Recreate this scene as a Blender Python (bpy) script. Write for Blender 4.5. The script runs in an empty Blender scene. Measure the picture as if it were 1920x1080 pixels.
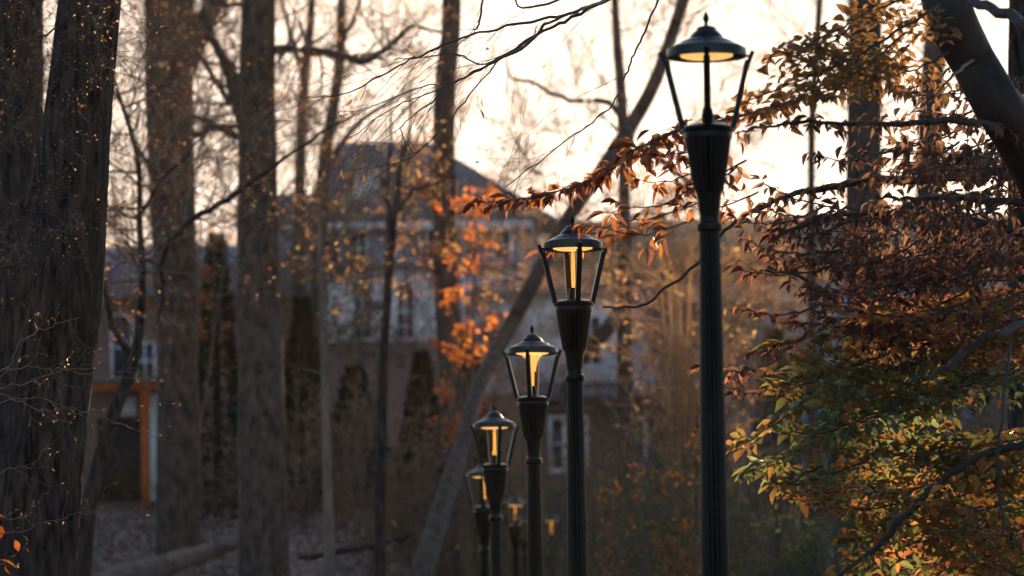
import bpy, math, random
import numpy as np
from mathutils import Vector, Matrix, noise
R = math.radians
S = bpy.context.scene
col = S.collection

# ---------------------------------------------------------------- camera
K = 2.5                         # depth scale of the plan (lens 206 mm)
F = 4400.0 * K                      # focal length in pixels of the 1920 px frame
PITCH = 5.28; ROLL = 0.8
EYE = Vector((0, 0, 1.6))
cd = bpy.data.cameras.new('camera'); cam = bpy.data.objects.new('camera', cd); col.objects.link(cam)
cd.sensor_width = 36.0; cd.lens = 36.0 * F / 1920
cam.location = EYE; CM = Matrix.Rotation(R(90 + PITCH), 3, 'X') @ Matrix.Rotation(R(-ROLL), 3, 'Z'); cam.rotation_euler = CM.to_euler()
cd.clip_start = 0.1; cd.clip_end = 3000
cd.dof.use_dof = True; cd.dof.focus_distance = 18.3 * K; cd.dof.aperture_fstop = 3.1; cd.dof.aperture_blades = 9
S.camera = cam
# ---------------------------------------------------------------- sky, sun, exposure
SUN_EL, SUN_AZ = 7.2, 3.8      # azimuth to the right of the view direction
w = bpy.data.worlds.new('World'); S.world = w; w.use_nodes = True
nt = w.node_tree; bg = nt.nodes['Background']
sky = nt.nodes.new('ShaderNodeTexSky'); sky.sky_type = 'NISHITA'; sky.sun_disc = False
sky.sun_elevation = R(SUN_EL); sky.sun_rotation = R(SUN_AZ)
sky.air_density = 1.2; sky.dust_density = 1.5; sky.ozone_density = 4.0
hsv = nt.nodes.new('ShaderNodeHueSaturation'); hsv.inputs['Saturation'].default_value = .55; hsv.inputs['Value'].default_value = .82
sg = nt.nodes.new('ShaderNodeGamma'); sg.inputs[1].default_value = 1.5
nt.links.new(sky.outputs[0], hsv.inputs['Color']); nt.links.new(hsv.outputs[0], sg.inputs[0]); dk = nt.nodes.new('ShaderNodeMix'); dk.data_type = 'RGBA'; dk.blend_type = 'DARKEN'; dk.clamp_result = False; dk.inputs[0].default_value = 1; dk.inputs[7].default_value = (8.6, 6.8, 5.4, 1)
nt.links.new(sg.outputs[0], dk.inputs[6]); nt.links.new(dk.outputs[2], bg.inputs[0]); bg.inputs[1].default_value = 0.05
sl = bpy.data.lights.new('sun', 'SUN'); so = bpy.data.objects.new('sun', sl); col.objects.link(so)
sl.energy = 5.0; sl.angle = R(0.55); sl.color = (1.0, 0.66, 0.36)
dsun = Vector((math.sin(R(SUN_AZ)) * math.cos(R(SUN_EL)), math.cos(R(SUN_AZ)) * math.cos(R(SUN_EL)), math.sin(R(SUN_EL))))
so.rotation_euler = dsun.to_track_quat('Z', 'Y').to_euler()
S.view_settings.view_transform = 'Standard'; S.view_settings.look = 'None'
S.view_settings.exposure = 2.1; S.view_settings.gamma = 1.0
S.cycles.max_bounces = 6; S.cycles.diffuse_bounces = 2; S.cycles.glossy_bounces = 2
S.cycles.transmission_bounces = 4; S.cycles.transparent_max_bounces = 6; S.cycles.volume_bounces = 0
S.cycles.sample_clamp_indirect = 4.0

# ---------------------------------------------------------------- projection and terrain
def P(px, py, d):
    """point at ground distance d (metres along +y) seen at that pixel"""
    q = CM @ Vector(((px - 960) / F, (540 - py) / F, -1)); q = q / q.y * d
    return Vector((EYE.x + q.x, EYE.y + d, EYE.z + q.z))
def sm(t): t = max(0.0, min(1.0, t)); return t * t * (3 - 2 * t)
GY = [v * K for v in (-40, 0, 8, 13, 32, 38, 45, 54, 65, 75, 100, 160, 260, 700)]
GR = [-.4, 0, .9, 1.9, 2.1, 2.5, 3.4, 4.8, 8.0, 10.4, 15, 24, 30, 34]
GL = [-.4, 0, .9, 1.9, 3.6, 5.0, 6.9, 8.9, 10.2, 11.3, 15, 24, 30, 34]
def ground_z(x, y):
    a = float(np.interp(y, GY, GR)); b = float(np.interp(y, GY, GL))
    k = sm((-x - 1.0) / 2.5)
    return a * (1 - k) + b * k + .12 * noise.noise(Vector((x * .5, y * .5, 0))) + .3 * noise.noise(Vector((x * .08, y * .08, 3)))

# ---------------------------------------------------------------- mesh builder
class MB:
    def __init__(s): s.v = []; s.q = []; s.t = []; s.c = []; s.n = 0
    def add(s, v, q=None, t=None, c=(1, 1, 1)):
        v = np.asarray(v, np.float32).reshape(-1, 3)
        s.v.append(v)
        if q is not None and len(q): s.q.append(np.asarray(q, np.int32).reshape(-1, 4) + s.n)
        if t is not None and len(t): s.t.append(np.asarray(t, np.int32).reshape(-1, 3) + s.n)
        c = np.asarray(c, np.float32)
        s.c.append(np.broadcast_to(c, (len(v), 3)) if c.ndim == 1 else c)
        s.n += len(v)
    def box(s, a, b, c=(1, 1, 1)):
        x0, y0, z0 = a; x1, y1, z1 = b
        s.add([(x0,y0,z0),(x1,y0,z0),(x1,y1,z0),(x0,y1,z0),(x0,y0,z1),(x1,y0,z1),(x1,y1,z1),(x0,y1,z1)],
              [(0,3,2,1),(4,5,6,7),(0,1,5,4),(1,2,6,5),(2,3,7,6),(3,0,4,7)], c=c)
    def lathe(s, prof, seg=48, flute=0, fdepth=0.0):
        n = len(prof); vs = []
        for (r, z) in prof:
            for k in range(seg):
                a = 2 * math.pi * k / seg
                rr = r
                if flute: rr = r * (1 - fdepth * (0.5 + 0.5 * math.cos(a * flute)) ** 2)
                vs.append((rr * math.cos(a), rr * math.sin(a), z))
        q = [(i*seg+k, i*seg+(k+1) % seg, (i+1)*seg+(k+1) % seg, (i+1)*seg+k) for i in range(n-1) for k in range(seg)]
        s.add(vs, q)
    def tubes(s, lines, sides=3, c=(1, 1, 1)):
        """lines: list of (points Nx3, radii N); batched by N"""
        by = {}
        for p, r in lines: by.setdefault(len(p), []).append((p, r))
        for n, L in by.items():
            Pn = np.array([l[0] for l in L], np.float32); Rn = np.array([l[1] for l in L], np.float32)
            m = len(L)
            T = np.gradient(Pn, axis=1); T /= np.linalg.norm(T, axis=2, keepdims=True) + 1e-9
            mean = T.mean(1); ref = np.zeros_like(mean)
            k = np.argmin(np.abs(mean), axis=1); ref[np.arange(m), k] = 1
            N = ref[:, None, :] - (T * ref[:, None, :]).sum(2, keepdims=True) * T
            N /= np.linalg.norm(N, axis=2, keepdims=True) + 1e-9
            B = np.cross(T, N)
            a = np.arange(sides) * 2 * math.pi / sides
            V = Pn[:, :, None, :] + Rn[:, :, None, None] * (np.cos(a)[None, None, :, None] * N[:, :, None, :] + np.sin(a)[None, None, :, None] * B[:, :, None, :])
            i = np.arange(n - 1)[:, None]; kk = np.arange(sides)[None, :]; k2 = (kk + 1) % sides
            q = np.stack([i*sides+kk, i*sides+k2, (i+1)*sides+k2, (i+1)*sides+kk], -1).reshape(-1, 4)
            Q = (q[None] + (np.arange(m) * n * sides)[:, None, None]).reshape(-1, 4)
            s.add(V.reshape(-1, 3), Q, c=c)
    def leaves(s, pos, ax, nr, ln, wd, cols, fold=.25, curl=.15, simple=False):
        pos, ax, nr = [np.asarray(a, np.float32) for a in (pos, ax, nr)]
        if not len(pos): return
        ln = np.asarray(ln, np.float32)[:, None]; wd = np.asarray(wd, np.float32)[:, None]
        ax = ax / (np.linalg.norm(ax, axis=1, keepdims=True) + 1e-9)
        sd = np.cross(ax, nr); sd /= np.linalg.norm(sd, axis=1, keepdims=True) + 1e-9
        nr = np.cross(sd, ax)
        m = len(pos); fold = np.broadcast_to(np.asarray(fold, np.float32), (m,))[:, None]; curl = np.broadcast_to(np.asarray(curl, np.float32), (m,))[:, None]
        def pt(t, u, h): return pos + ax * ln * t + sd * wd * u + nr * (h * fold * wd - curl * ln * t * t)
        if simple:
            V = [pt(0, 0, 0), pt(.45, -.5, 1), pt(1, 0, 0), pt(.45, .5, 1)]
            t = [(0, 2, 1), (0, 3, 2)]; q = []
        else:
            V = [pt(0, 0, 0), pt(.36, 0, 0), pt(.7, 0, 0), pt(1, 0, 0), pt(.2, -.36, .7), pt(.48, -.5, 1), pt(.78, -.26, .6), pt(.2, .36, .7), pt(.48, .5, 1), pt(.78, .26, .6)]
            q = [(0, 1, 5, 4), (1, 2, 6, 5), (0, 7, 8, 1), (1, 8, 9, 2)]; t = [(2, 3, 6), (2, 9, 3)]
        n = len(V); V = np.stack(V, 1).reshape(-1, 3); off = (np.arange(m) * n)[:, None, None]
        C = np.repeat(np.asarray(cols, np.float32), n, axis=0)
        s.add(V, (np.array(q)[None] + off).reshape(-1, 4) if q else None, (np.array(t)[None] + off).reshape(-1, 3), c=C)
    def build(s, name, mat, parent=None, smooth=False, loc=None):
        me = bpy.data.meshes.new(name)
        v = np.concatenate(s.v); q = np.concatenate(s.q) if s.q else np.zeros((0, 4), np.int32); t = np.concatenate(s.t) if s.t else np.zeros((0, 3), np.int32)
        if loc is not None: v = v - np.array(loc, np.float32)
        me.vertices.add(len(v)); me.vertices.foreach_set('co', v.ravel())
        me.loops.add(q.size + t.size); me.loops.foreach_set('vertex_index', np.concatenate([q.ravel(), t.ravel()]))
        me.polygons.add(len(q) + len(t))
        me.polygons.foreach_set('loop_start', np.concatenate([np.arange(len(q)) * 4, q.size + np.arange(len(t)) * 3]).astype(np.int32))
        if smooth: me.polygons.foreach_set('use_smooth', np.ones(len(q) + len(t), bool))
        me.update(calc_edges=True)
        c = np.concatenate(s.c)
        if c.min() < .999:
            at = me.color_attributes.new('Col', 'FLOAT_COLOR', 'POINT')
            at.data.foreach_set('color', np.concatenate([c, np.ones((len(c), 1), np.float32)], 1).astype(np.float32).ravel())
        me.materials.append(mat)
        o = bpy.data.objects.new(name, me); col.objects.link(o)
        if parent: o.parent = parent
        if loc is not None and not parent: o.location = loc
        return o
def tag(o, label=None, cat=None, group=None, kind=None):
    if label: o['label'] = label
    if cat: o['category'] = cat
    if group: o['group'] = group
    if kind: o['kind'] = kind
    return o
def empty(name, loc, label, cat, group=None, rz=0):
    o = bpy.data.objects.new(name, None); col.objects.link(o); o.location = loc; o.rotation_euler.z = rz
    o.empty_display_size = .2
    return tag(o, label, cat, group)
def build_at(mb, name, mat, root, smooth=False):
    """part in world coordinates under an Empty that only has a location"""
    return mb.build(name, mat, root, smooth, loc=root.location)

# ---------------------------------------------------------------- materials
def mat(name):
    m = bpy.data.materials.new(name); m.use_nodes = True
    return m, m.node_tree, m.node_tree.nodes['Principled BSDF']
def ramp(nt, fac, stops):
    r = nt.nodes.new('ShaderNodeValToRGB'); e = r.color_ramp.elements
    while len(e) < len(stops): e.new(.5)
    for i, (p, c) in enumerate(stops): e[i].position = p; e[i].color = (*c, 1)
    nt.links.new(fac, r.inputs[0]); return r.outputs[0]
def noise_n(nt, scale, detail=5, rough=.6, stretch=None, dist=0):
    tc = nt.nodes.new('ShaderNodeTexCoord'); mp = nt.nodes.new('ShaderNodeMapping')
    nt.links.new(tc.outputs['Object'], mp.inputs[0])
    if stretch: mp.inputs['Scale'].default_value = stretch
    n = nt.nodes.new('ShaderNodeTexNoise'); n.inputs['Scale'].default_value = scale
    n.inputs['Detail'].default_value = detail; n.inputs['Roughness'].default_value = rough; n.inputs['Distortion'].default_value = dist
    nt.links.new(mp.outputs[0], n.inputs['Vector']); return n.outputs['Fac']
def bump(nt, b, h, st, dist=.02):
    n = nt.nodes.new('ShaderNodeBump'); n.inputs['Strength'].default_value = st; n.inputs['Distance'].default_value = dist
    nt.links.new(h, n.inputs['Height']); nt.links.new(n.outputs[0], b.inputs['Normal'])
def noisy(name, c0, c1, scale=5, rough=.8, bst=.3, stretch=None, spec=.3, metal=0, detail=6, bd=.02):
    m, nt, b = mat(name); f = noise_n(nt, scale, detail, .65, stretch)
    nt.links.new(ramp(nt, f, [(.35, c0), (.65, c1)]), b.inputs['Base Color'])
    b.inputs['Roughness'].default_value = rough; b.inputs['Specular IOR Level'].default_value = spec; b.inputs['Metallic'].default_value = metal
    if bst: bump(nt, b, f, bst, bd)
    return m
def leafmat(name, transl=.5, rough=.5):
    m, nt, b = mat(name)
    at = nt.nodes.new('ShaderNodeAttribute'); at.attribute_name = 'Col'
    f = noise_n(nt, 30, 3); mx = nt.nodes.new('ShaderNodeMix'); mx.data_type = 'RGBA'; mx.blend_type = 'MULTIPLY'
    mx.inputs[0].default_value = .6; nt.links.new(at.outputs['Color'], mx.inputs[6]); nt.links.new(ramp(nt, f, [(.3, (.45, .4, .35)), (.6, (1, 1, 1))]), mx.inputs[7])
    nt.links.new(mx.outputs[2], b.inputs['Base Color']); b.inputs['Roughness'].default_value = rough; b.inputs['Specular IOR Level'].default_value = .35
    tr = nt.nodes.new('ShaderNodeBsdfTranslucent'); ms = nt.nodes.new('ShaderNodeMixShader'); ms.inputs[0].default_value = transl
    g = nt.nodes.new('ShaderNodeGamma'); g.inputs[1].default_value = .8; nt.links.new(mx.outputs[2], g.inputs[0]); nt.links.new(g.outputs[0], tr.inputs[0])
    nt.links.new(b.outputs[0], ms.inputs[1]); nt.links.new(tr.outputs[0], ms.inputs[2])
    nt.links.new(ms.outputs[0], nt.nodes['Material Output'].inputs['Surface']); return m
def emis(name, c, st):
    m, nt, b = mat(name); f = noise_n(nt, 20, 2)
    nt.links.new(ramp(nt, f, [(.3, tuple(x * .75 for x in c)), (.7, c)]), b.inputs['Emission Color'])
    b.inputs['Base Color'].default_value = (*c, 1); b.inputs['Emission Strength'].default_value = st; return m

M_bark = noisy('bark_dark', (.010, .008, .008), (.105, .080, .070), 14, .85, 1.0, (1, 1, .22), .2, bd=.04)
M_bark2 = noisy('bark_brown', (.045, .033, .028), (.17, .125, .10), 7, .8, .9, (1, 1, .5), .25, bd=.06)
M_bark3 = noisy('bark_pale', (.14, .10, .08), (.30, .23, .18), 5, .8, .5, (1, 1, .3), .25)
M_beech = noisy('bark_beech', (.02, .019, .021), (.07, .062, .055), 4, .65, .35, (1, 1, .6), .3)
M_twig = noisy('twig_bark', (.10, .065, .045), (.22, .15, .10), 20, .45, 0, None, .5)
M_twigd = noisy('twig_dark', (.03, .024, .022), (.07, .05, .045), 20, .5, 0, None, .4)
M_gold = noisy('twig_wiry', (.10, .065, .04), (.20, .13, .08), 10, .45, 0, None, .5)
M_iron = noisy('black_painted_iron', (.0045, .004, .0036), (.0095, .0085, .008), 24, .34, .25, None, .28, 0, 8, .002)
M_cap = noisy('black_cap_sky_sheen', (.008, .011, .015), (.020, .027, .035), 30, .30, .3, None, .55, 0, 8, .002)  # blue in the base colour stands in for the sky's reflection
M_brick_m, _nt, _b = mat('brick'); bt = _nt.nodes.new('ShaderNodeTexBrick'); tc = _nt.nodes.new('ShaderNodeTexCoord'); mp = _nt.nodes.new('ShaderNodeMapping')
mp.inputs['Rotation'].default_value = (R(90), 0, 0); _nt.links.new(tc.outputs['Object'], mp.inputs[0]); _nt.links.new(mp.outputs[0], bt.inputs[0])
bt.inputs['Color1'].default_value = (.23, .10, .07, 1); bt.inputs['Color2'].default_value = (.15, .07, .055, 1); bt.inputs['Mortar'].default_value = (.28, .25, .22, 1)
bt.inputs['Scale'].default_value = 1; bt.inputs['Brick Width'].default_value = .23; bt.inputs['Row Height'].default_value = .075; bt.inputs['Mortar Size'].default_value = .01
_nt.links.new(bt.outputs[0], _b.inputs['Base Color']); _b.inputs['Roughness'].default_value = .9
M_slate = noisy('slate_roof', (.15, .155, .18), (.26, .26, .29), 8, .7, .5, (.6, .6, 5))
M_shingle = noisy('tan_shingle', (.22, .15, .10), (.34, .24, .16), 6, .8, .4, (.6, .6, 5))
M_siding = noisy('grey_siding', (.27, .31, .38), (.34, .38, .46), 2, .7, .3, (.1, .1, 9))
M_white = noisy('white_paint', (.70, .72, .78), (.82, .84, .88), 3, .5, .1)
M_orange = noisy('orange_paint', (.40, .085, .02), (.58, .15, .03), 3, .5, .2)
M_glass = noisy('window_glass', (.03, .04, .05), (.07, .08, .10), 2, .08, 0, None, .8)
M_dark = noisy('dark_door', (.02, .02, .022), (.04, .04, .04), 3, .8, 0)  # near-black colour of the door slab, which stands proud of the wall
M_leaf = leafmat('leaf_fresh', .4, .38)
M_dry = leafmat('leaf_dry', .38, .55)
M_far = leafmat('leaf_far', .5, .6)
M_backlit = leafmat('backlit_stems', .55, .5)  # translucent stems; backlight and its bloom are put into the pale colour
M_ever = leafmat('needle_foliage', .15, .6)
M_bulb = emis('amber_lit_glass', (1.0, .36, .04), .29)
_nt = M_bulb.node_tree; _n = _nt.nodes['Noise Texture'] if 'Noise Texture' in _nt.nodes else None
_n.inputs['Scale'].default_value = 9; _nt.nodes['Mapping'].inputs['Scale'].default_value = (6, 6, .6)
_cr = _nt.nodes['Color Ramp'].color_ramp.elements; _cr[0].position = .35; _cr[0].color = (.35, .11, .01, 1); _cr[1].position = .62; _cr[1].color = (1, .47, .08, 1)
M_funnel = emis('glowing_funnel_glass', (1.0, .48, .11), .28)
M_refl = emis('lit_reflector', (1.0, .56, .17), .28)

gm, gnt, gb = mat('leaf_litter_ground')
f1 = noise_n(gnt, 3.5, 10, .75); f2 = noise_n(gnt, .35, 4, .6)
ca = ramp(gnt, f1, [(.3, (.04, .033, .03)), (.45, (.13, .10, .09)), (.6, (.27, .23, .21)), (.75, (.44, .40, .38))])
cb = ramp(gnt, f1, [(.3, (.015, .02, .012)), (.6, (.05, .06, .03)), (.75, (.10, .10, .06))])
mx = gnt.nodes.new('ShaderNodeMix'); mx.data_type = 'RGBA'; gnt.links.new(ramp(gnt, f2, [(.5, (0, 0, 0)), (.65, (1, 1, 1))]), mx.inputs[0])
gnt.links.new(ca, mx.inputs[6]); gnt.links.new(cb, mx.inputs[7]); gnt.links.new(mx.outputs[2], gb.inputs['Base Color']); gb.inputs['Roughness'].default_value = .95
bump(gnt, gb, f1, .8, .1)

# ---------------------------------------------------------------- ground
def make_ground():
    xs = np.concatenate([-np.geomspace(600, 12, 24), np.linspace(-11.5, 16, 56), np.geomspace(17, 600, 24)])
    ys = np.concatenate([np.linspace(-60, 75, 40), np.linspace(77, 230, 110), np.geomspace(235, 1700, 34)])
    v = [(x, y, ground_z(x, y)) for y in ys for x in xs]
    n = len(xs); i, k = np.meshgrid(np.arange(len(ys) - 1), np.arange(n - 1), indexing='ij')
    q = np.stack([i*n+k, i*n+k+1, (i+1)*n+k+1, (i+1)*n+k], -1).reshape(-1, 4)
    mb = MB(); mb.add(v, q); o = mb.build('ground', gm, smooth=True); tag(o, kind='structure')
make_ground()

# ---------------------------------------------------------------- houses
def rect_part(name, m, root, a, b):
    mb = MB(); mb.box(a, b); return build_at(mb, name, m, root)
def window(root, px0, py0, px1, py1, y, mull=(1, 1), sill=True, fr=.09):
    a = P(px0, py1, y); b = P(px1, py0, y)
    mb = MB(); x0, x1, z0, z1 = a.x, b.x, a.z, b.z
    yf = y - .05
    mb.box((x0, yf, z0), (x0 + fr, y + .04, z1)); mb.box((x1 - fr, yf, z0), (x1, y + .04, z1))
    mb.box((x0 + fr, yf, z1 - fr), (x1 - fr, y + .04, z1)); mb.box((x0 + fr, yf, z0), (x1 - fr, y + .04, z0 + fr))
    for i in range(1, mull[0] + 1):
        xx = x0 + (x1 - x0) * i / (mull[0] + 1); mb.box((xx - .02, yf + .01, z0 + fr), (xx + .02, y + .03, z1 - fr))
    for i in range(1, mull[1] + 1):
        zz = z0 + (z1 - z0) * i / (mull[1] + 1); mb.box((x0 + fr, yf + .014, zz - .02), (x1 - fr, y + .026, zz + .02))
    w_ = build_at(mb, 'window', M_white, root)
    g = MB(); g.box((x0 + fr * .5, y - .012, z0 + fr * .5), (x1 - fr * .5, y + .02, z1 - fr * .5)); o = g.build('pane', M_glass, w_, loc=root.location)
    return w_
def prism(mb, pts, y0, y1):
    """polygon in xz (convex) extruded along y, fan faces"""
    n = len(pts)
    v = [(x, y0, z) for x, z in pts] + [(x, y1, z) for x, z in pts]
    mb.add(v, [(i, (i+1) % n, n+(i+1) % n, n+i) for i in range(n)], [(0, i+1, i) for i in range(1, n-1)] + [(n, n+i, n+i+1) for i in range(1, n-1)])

def house_center():
    y = 75.0 * K; g = ground_z(0, y + 3) - 1; CX = 760
    root = empty('house', (P(780, 800, y).x, y, g), 'tall grey house with hipped slate roof and white gabled dormer behind bare trees', 'house')
    A = lambda px, py, yy=y: P(px, py, yy)
    x0, x1 = A(575, 500).x, A(1010, 500).x; ze = A(CX, 418).z
    rect_part('wall', M_siding, root, (x0, y, g), (x1, y + 9, ze))
    # hipped roof with a flat ridge
    r = MB(); zr = A(700, 268, y + 3.2).z; e0, e1 = A(545, 500).x, A(1050, 500).x; ra, rb = A(650, 500, y + 3.2).x, A(808, 500, y + 3.2).x
    v = [(e0, y - .5, ze), (e1, y - .5, ze), (e1, y + 9.5, ze), (e0, y + 9.5, ze), (ra, y + 3.2, zr), (rb, y + 3.2, zr), (rb, y + 6, zr), (ra, y + 6, zr)]
    r.add(v, [(0, 1, 5, 4), (1, 2, 6, 5), (2, 3, 7, 6), (3, 0, 4, 7), (4, 5, 6, 7), (3, 2, 1, 0)])
    rf = build_at(r, 'roof', M_slate, root)
    # dormer with white gable front
    d = MB(); yd = y + .3; a = A(664, 378, yd); b = A(712, 330, yd); top = A(688, 300, yd)
    prism(d, [(a.x, a.z), (b.x, a.z), (b.x, b.z), (top.x, top.z), (a.x, b.z)], yd, yd + 2.6)
    do = d.build('dormer', M_white, rf, loc=root.location)
    dr = MB()
    for s_, e in ((-1, a.x - .25), (1, b.x + .25)):
        dz = b.z - .12
        v = [(top.x, yd - .25, top.z + .16), (e, yd - .25, dz), (e, yd + 2.9, dz), (top.x, yd + 2.9, top.z + .16), (top.x, yd - .25, top.z + .05), (e, yd - .25, dz - .11), (e, yd + 2.9, dz - .11), (top.x, yd + 2.9, top.z + .05)]
        dr.add(v, [(0, 1, 2, 3), (4, 7, 6, 5), (0, 4, 5, 1), (2, 6, 7, 3), (1, 5, 6, 2), (0, 3, 7, 4)])
    build_at(dr, 'dormer_roof', M_slate, root)
    # eave trim
    rect_part('eave_trim', M_white, root, (A(740, 500).x, y - .56, ze - .30), (A(1000, 500).x, y - .504, ze - .02))
    rect_part('eave_trim', M_white, root, (e0, y - .56, ze - .20), (A(738, 500).x, y - .504, ze - .02))
    for (p0, q0, p1, q1) in ((764, 424, 790, 490), (799, 424, 834, 490), (868, 430, 900, 492), (925, 430, 960, 492), (600, 430, 640, 500), (655, 432, 690, 500)):
        window(root, p0, q0, p1, q1, y - .03)
    # projecting gabled wing on the left, and lower white storey
    wl, wr = A(520, 500, y - 1).x, A(600, 500, y - 1).x; wz = A(CX, 395, y - 1).z
    rect_part('wing_wall', M_siding, root, (wl, y - 1, g), (wr, y + 5, wz))
    rw = MB(); prism(rw, [(wl - .3, wz + .002), (wr + .3, wz + .002), (wr - .3, wz + .55), (wl + .2, wz + .55)], y - 1.3, y + 5.2); build_at(rw, 'wing_roof', M_slate, root)
    zl = A(CX, 505, y - 1.2).z; zm = A(CX, 640, y - 1.2).z; rect_part('porch_wall', M_white, root, (A(603, 500, y - 1.2).x, y - 1.2, zm), (A(985, 500, y - 1.2).x, y - .002, zl)); rect_part('brick_base', M_brick_m, root, (A(606, 500, y - 1.2).x, y - 1.17, g), (A(982, 500, y - 1.2).x, y - .006, zm - .004))
    pr = MB(); prism(pr, [(A(600, 500, y - 1.2).x, zl + .002), (A(990, 500, y - 1.2).x, zl + .002), (A(985, 500, y - 1.2).x, zl + .16), (A(605, 500, y - 1.2).x, zl + .16)], y - 1.6, y - .004); build_at(pr, 'porch_roof', M_slate, root)
    for (p0, q0, p1, q1) in ((660, 530, 700, 640), (740, 530, 780, 640), (880, 530, 920, 640)): window(root, p0, q0, p1, q1, y - 1.22, (1, 3))
    # chimney
    c = MB(); cx = A(860, 500, y + 5).x; c.box((cx - .4, y + 4.6, ze + .5), (cx + .4, y + 5.4, A(CX, 330, y + 5).z)); c.box((cx - .48, y + 4.52, A(CX, 330, y + 5).z), (cx + .48, y + 5.48, A(CX, 326, y + 5).z)); c.build('chimney', M_brick_m, rf, loc=root.location)
house_center()

def house_right():
    y = 66.0 * K; CX = 1080; A = lambda px, py, yy=y: P(px, py, yy); g = ground_z(3, y + 2) - 1
    root = empty('house', (A(1090, 500).x, y, g), 'white sided house with brick ground floor behind the second largest lamp', 'house')
    zb = A(CX, 735).z; zt = A(CX, 556).z
    rect_part('upper_wall', M_white, root, (A(880, 500).x, y, zb), (A(1168, 500).x, y + 6, zt))
    rect_part('brick_wall', M_brick_m, root, (A(882, 500).x, y + .1, g), (A(1290, 500).x, y + 5.9, zb - .004))
    r = MB(); prism(r, [(A(870, 500).x, zt + .002), (A(1180, 500).x, zt + .002), (A(1172, 500).x, zt + .12), (A(1120, 500).x, zt + .5), (A(930, 500).x, zt + .5), (A(876, 500).x, zt + .12)], y - .35, y + 6.3); build_at(r, 'roof', M_slate, root)
    s = MB(); z0 = zb - .14
    v = [(A(990, 500).x, y - 1.2, z0), (A(1300, 500).x, y - 1.2, z0), (A(1300, 500).x, y - .01, z0 + .42), (A(990, 500).x, y - .01, z0 + .42), (A(990, 500).x, y - 1.2, z0 - .1), (A(1300, 500).x, y - 1.2, z0 - .1), (A(1300, 500).x, y - .01, z0 - .1), (A(990, 500).x, y - .01, z0 - .1)]
    s.add(v, [(0, 1, 2, 3), (4, 7, 6, 5), (0, 4, 5, 1), (1, 5, 6, 2), (2, 6, 7, 3), (3, 7, 4, 0)]); build_at(s, 'porch_roof', M_slate, root)
    window(root, 1028, 778, 1062, 888, y + .06, (0, 1), fr=.14); window(root, 1072, 778, 1104, 888, y + .06, (0, 1), fr=.14)
    window(root, 1180, 780, 1214, 880, y + .06, (0, 1), fr=.12)
    window(root, 900, 600, 940, 690, y - .03); window(root, 1085, 590, 1130, 690, y - .03)
house_right()

def house_left():
    y = 62.0 * K; CX = 230; A = lambda px, py, yy=y: P(px, py, yy); g = ground_z(-8, y + 1) - 1
    root = empty('house', (A(300, 500).x, y, g), 'brick house with an orange porch beam and post at the left edge of the wood', 'house')
    zt = A(CX, 560).z
    rect_part('wall', M_brick_m, root, (A(40, 500).x, y, g), (A(560, 500).x, y + 8, zt))
    r = MB(); e0, e1 = A(20, 500).x, A(585, 500).x; zr = A(CX, 462, y + 4).z
    r.add([(e0, y - .5, zt), (e1, y - .5, zt), (e1, y + 8.5, zt), (e0, y + 8.5, zt), (e0 + 2, y + 4, zr), (e1 - 2, y + 4, zr)], [(0, 1, 5, 4), (2, 3, 4, 5), (3, 2, 1, 0)], [(1, 2, 5), (3, 0, 4)]); build_at(r, 'roof', M_slate, root)
    window(root, 208, 588, 250, 716, y - .03, (0, 1), fr=.07); window(root, 252, 640, 292, 716, y - .03, (1, 1), fr=.07); window(root, 480, 640, 530, 716, y - .03)
    rect_part('siding_panel', M_white, root, (A(212, 500).x, y - .02, A(CX, 716).z), (A(246, 500).x, y - .013, A(CX, 592).z))
    yp = y - 1.6; B = lambda px, py: P(px, py, yp)
    rect_part('porch_beam', M_orange, root, (B(150, 500).x, yp - .08, B(CX, 732).z), (B(296, 500).x, yp + .08, B(CX, 716).z))
    po = MB(); po.box((B(262, 500).x, yp - .1, g), (B(278, 500).x, yp + .1, B(CX, 733).z)); build_at(po, 'porch_post', M_orange, root)
    pr = MB(); pr.box((B(145, 500).x, yp - .3, B(CX, 715).z), (B(300, 500).x, y - .06, B(CX, 715).z + .08)); build_at(pr, 'porch_roof', M_slate, root)
    dr = MB(); dr.box((A(279, 500).x, y - .08, A(CX, 940).z), (A(292, 500).x, y - .01, A(CX, 740).z)); dr.box((A(212, 500).x, y - .06, A(CX, 780).z), (A(252, 500).x, y - .012, A(CX, 745).z)); build_at(dr, 'door_frame', M_white, root)
    d2 = MB(); d2.box((A(180, 500).x, y - .05, A(CX, 940).z), (A(276, 500).x, y - .014, A(CX, 785).z)); build_at(d2, 'door', M_dark, root)
house_left()

def house_far():
    y = 100.0 * K; CX = 1500; A = lambda px, py, yy=y: P(px, py, yy); g = ground_z(12, y + 3) - 2
    root = empty('house', (A(1500, 500).x, y, g), 'wide pale grey building with a long tan roof behind the leaves at right', 'house')
    zt = A(CX, 520).z
    rect_part('wall', M_siding, root, (A(940, 500).x, y, g), (A(2150, 500).x, y + 10, zt))
    r = MB(); e0, e1 = A(920, 500).x, A(2170, 500).x; zr = A(CX, 408, y + 5).z
    r.add([(e0, y - .6, zt), (e1, y - .6, zt), (e1, y + 10.6, zt), (e0, y + 10.6, zt), (e0 + 3, y + 5, zr), (e1 - 3, y + 5, zr)], [(0, 1, 5, 4), (2, 3, 4, 5), (3, 2, 1, 0)], [(1, 2, 5), (3, 0, 4)]); build_at(r, 'roof', M_shingle, root)
    for i in range(9):
        for q0, q1 in ((560, 630), (690, 770)): window(root, 1270 + i * 92, q0, 1310 + i * 92, q1, y - .04, fr=.12)
house_far()

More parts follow.
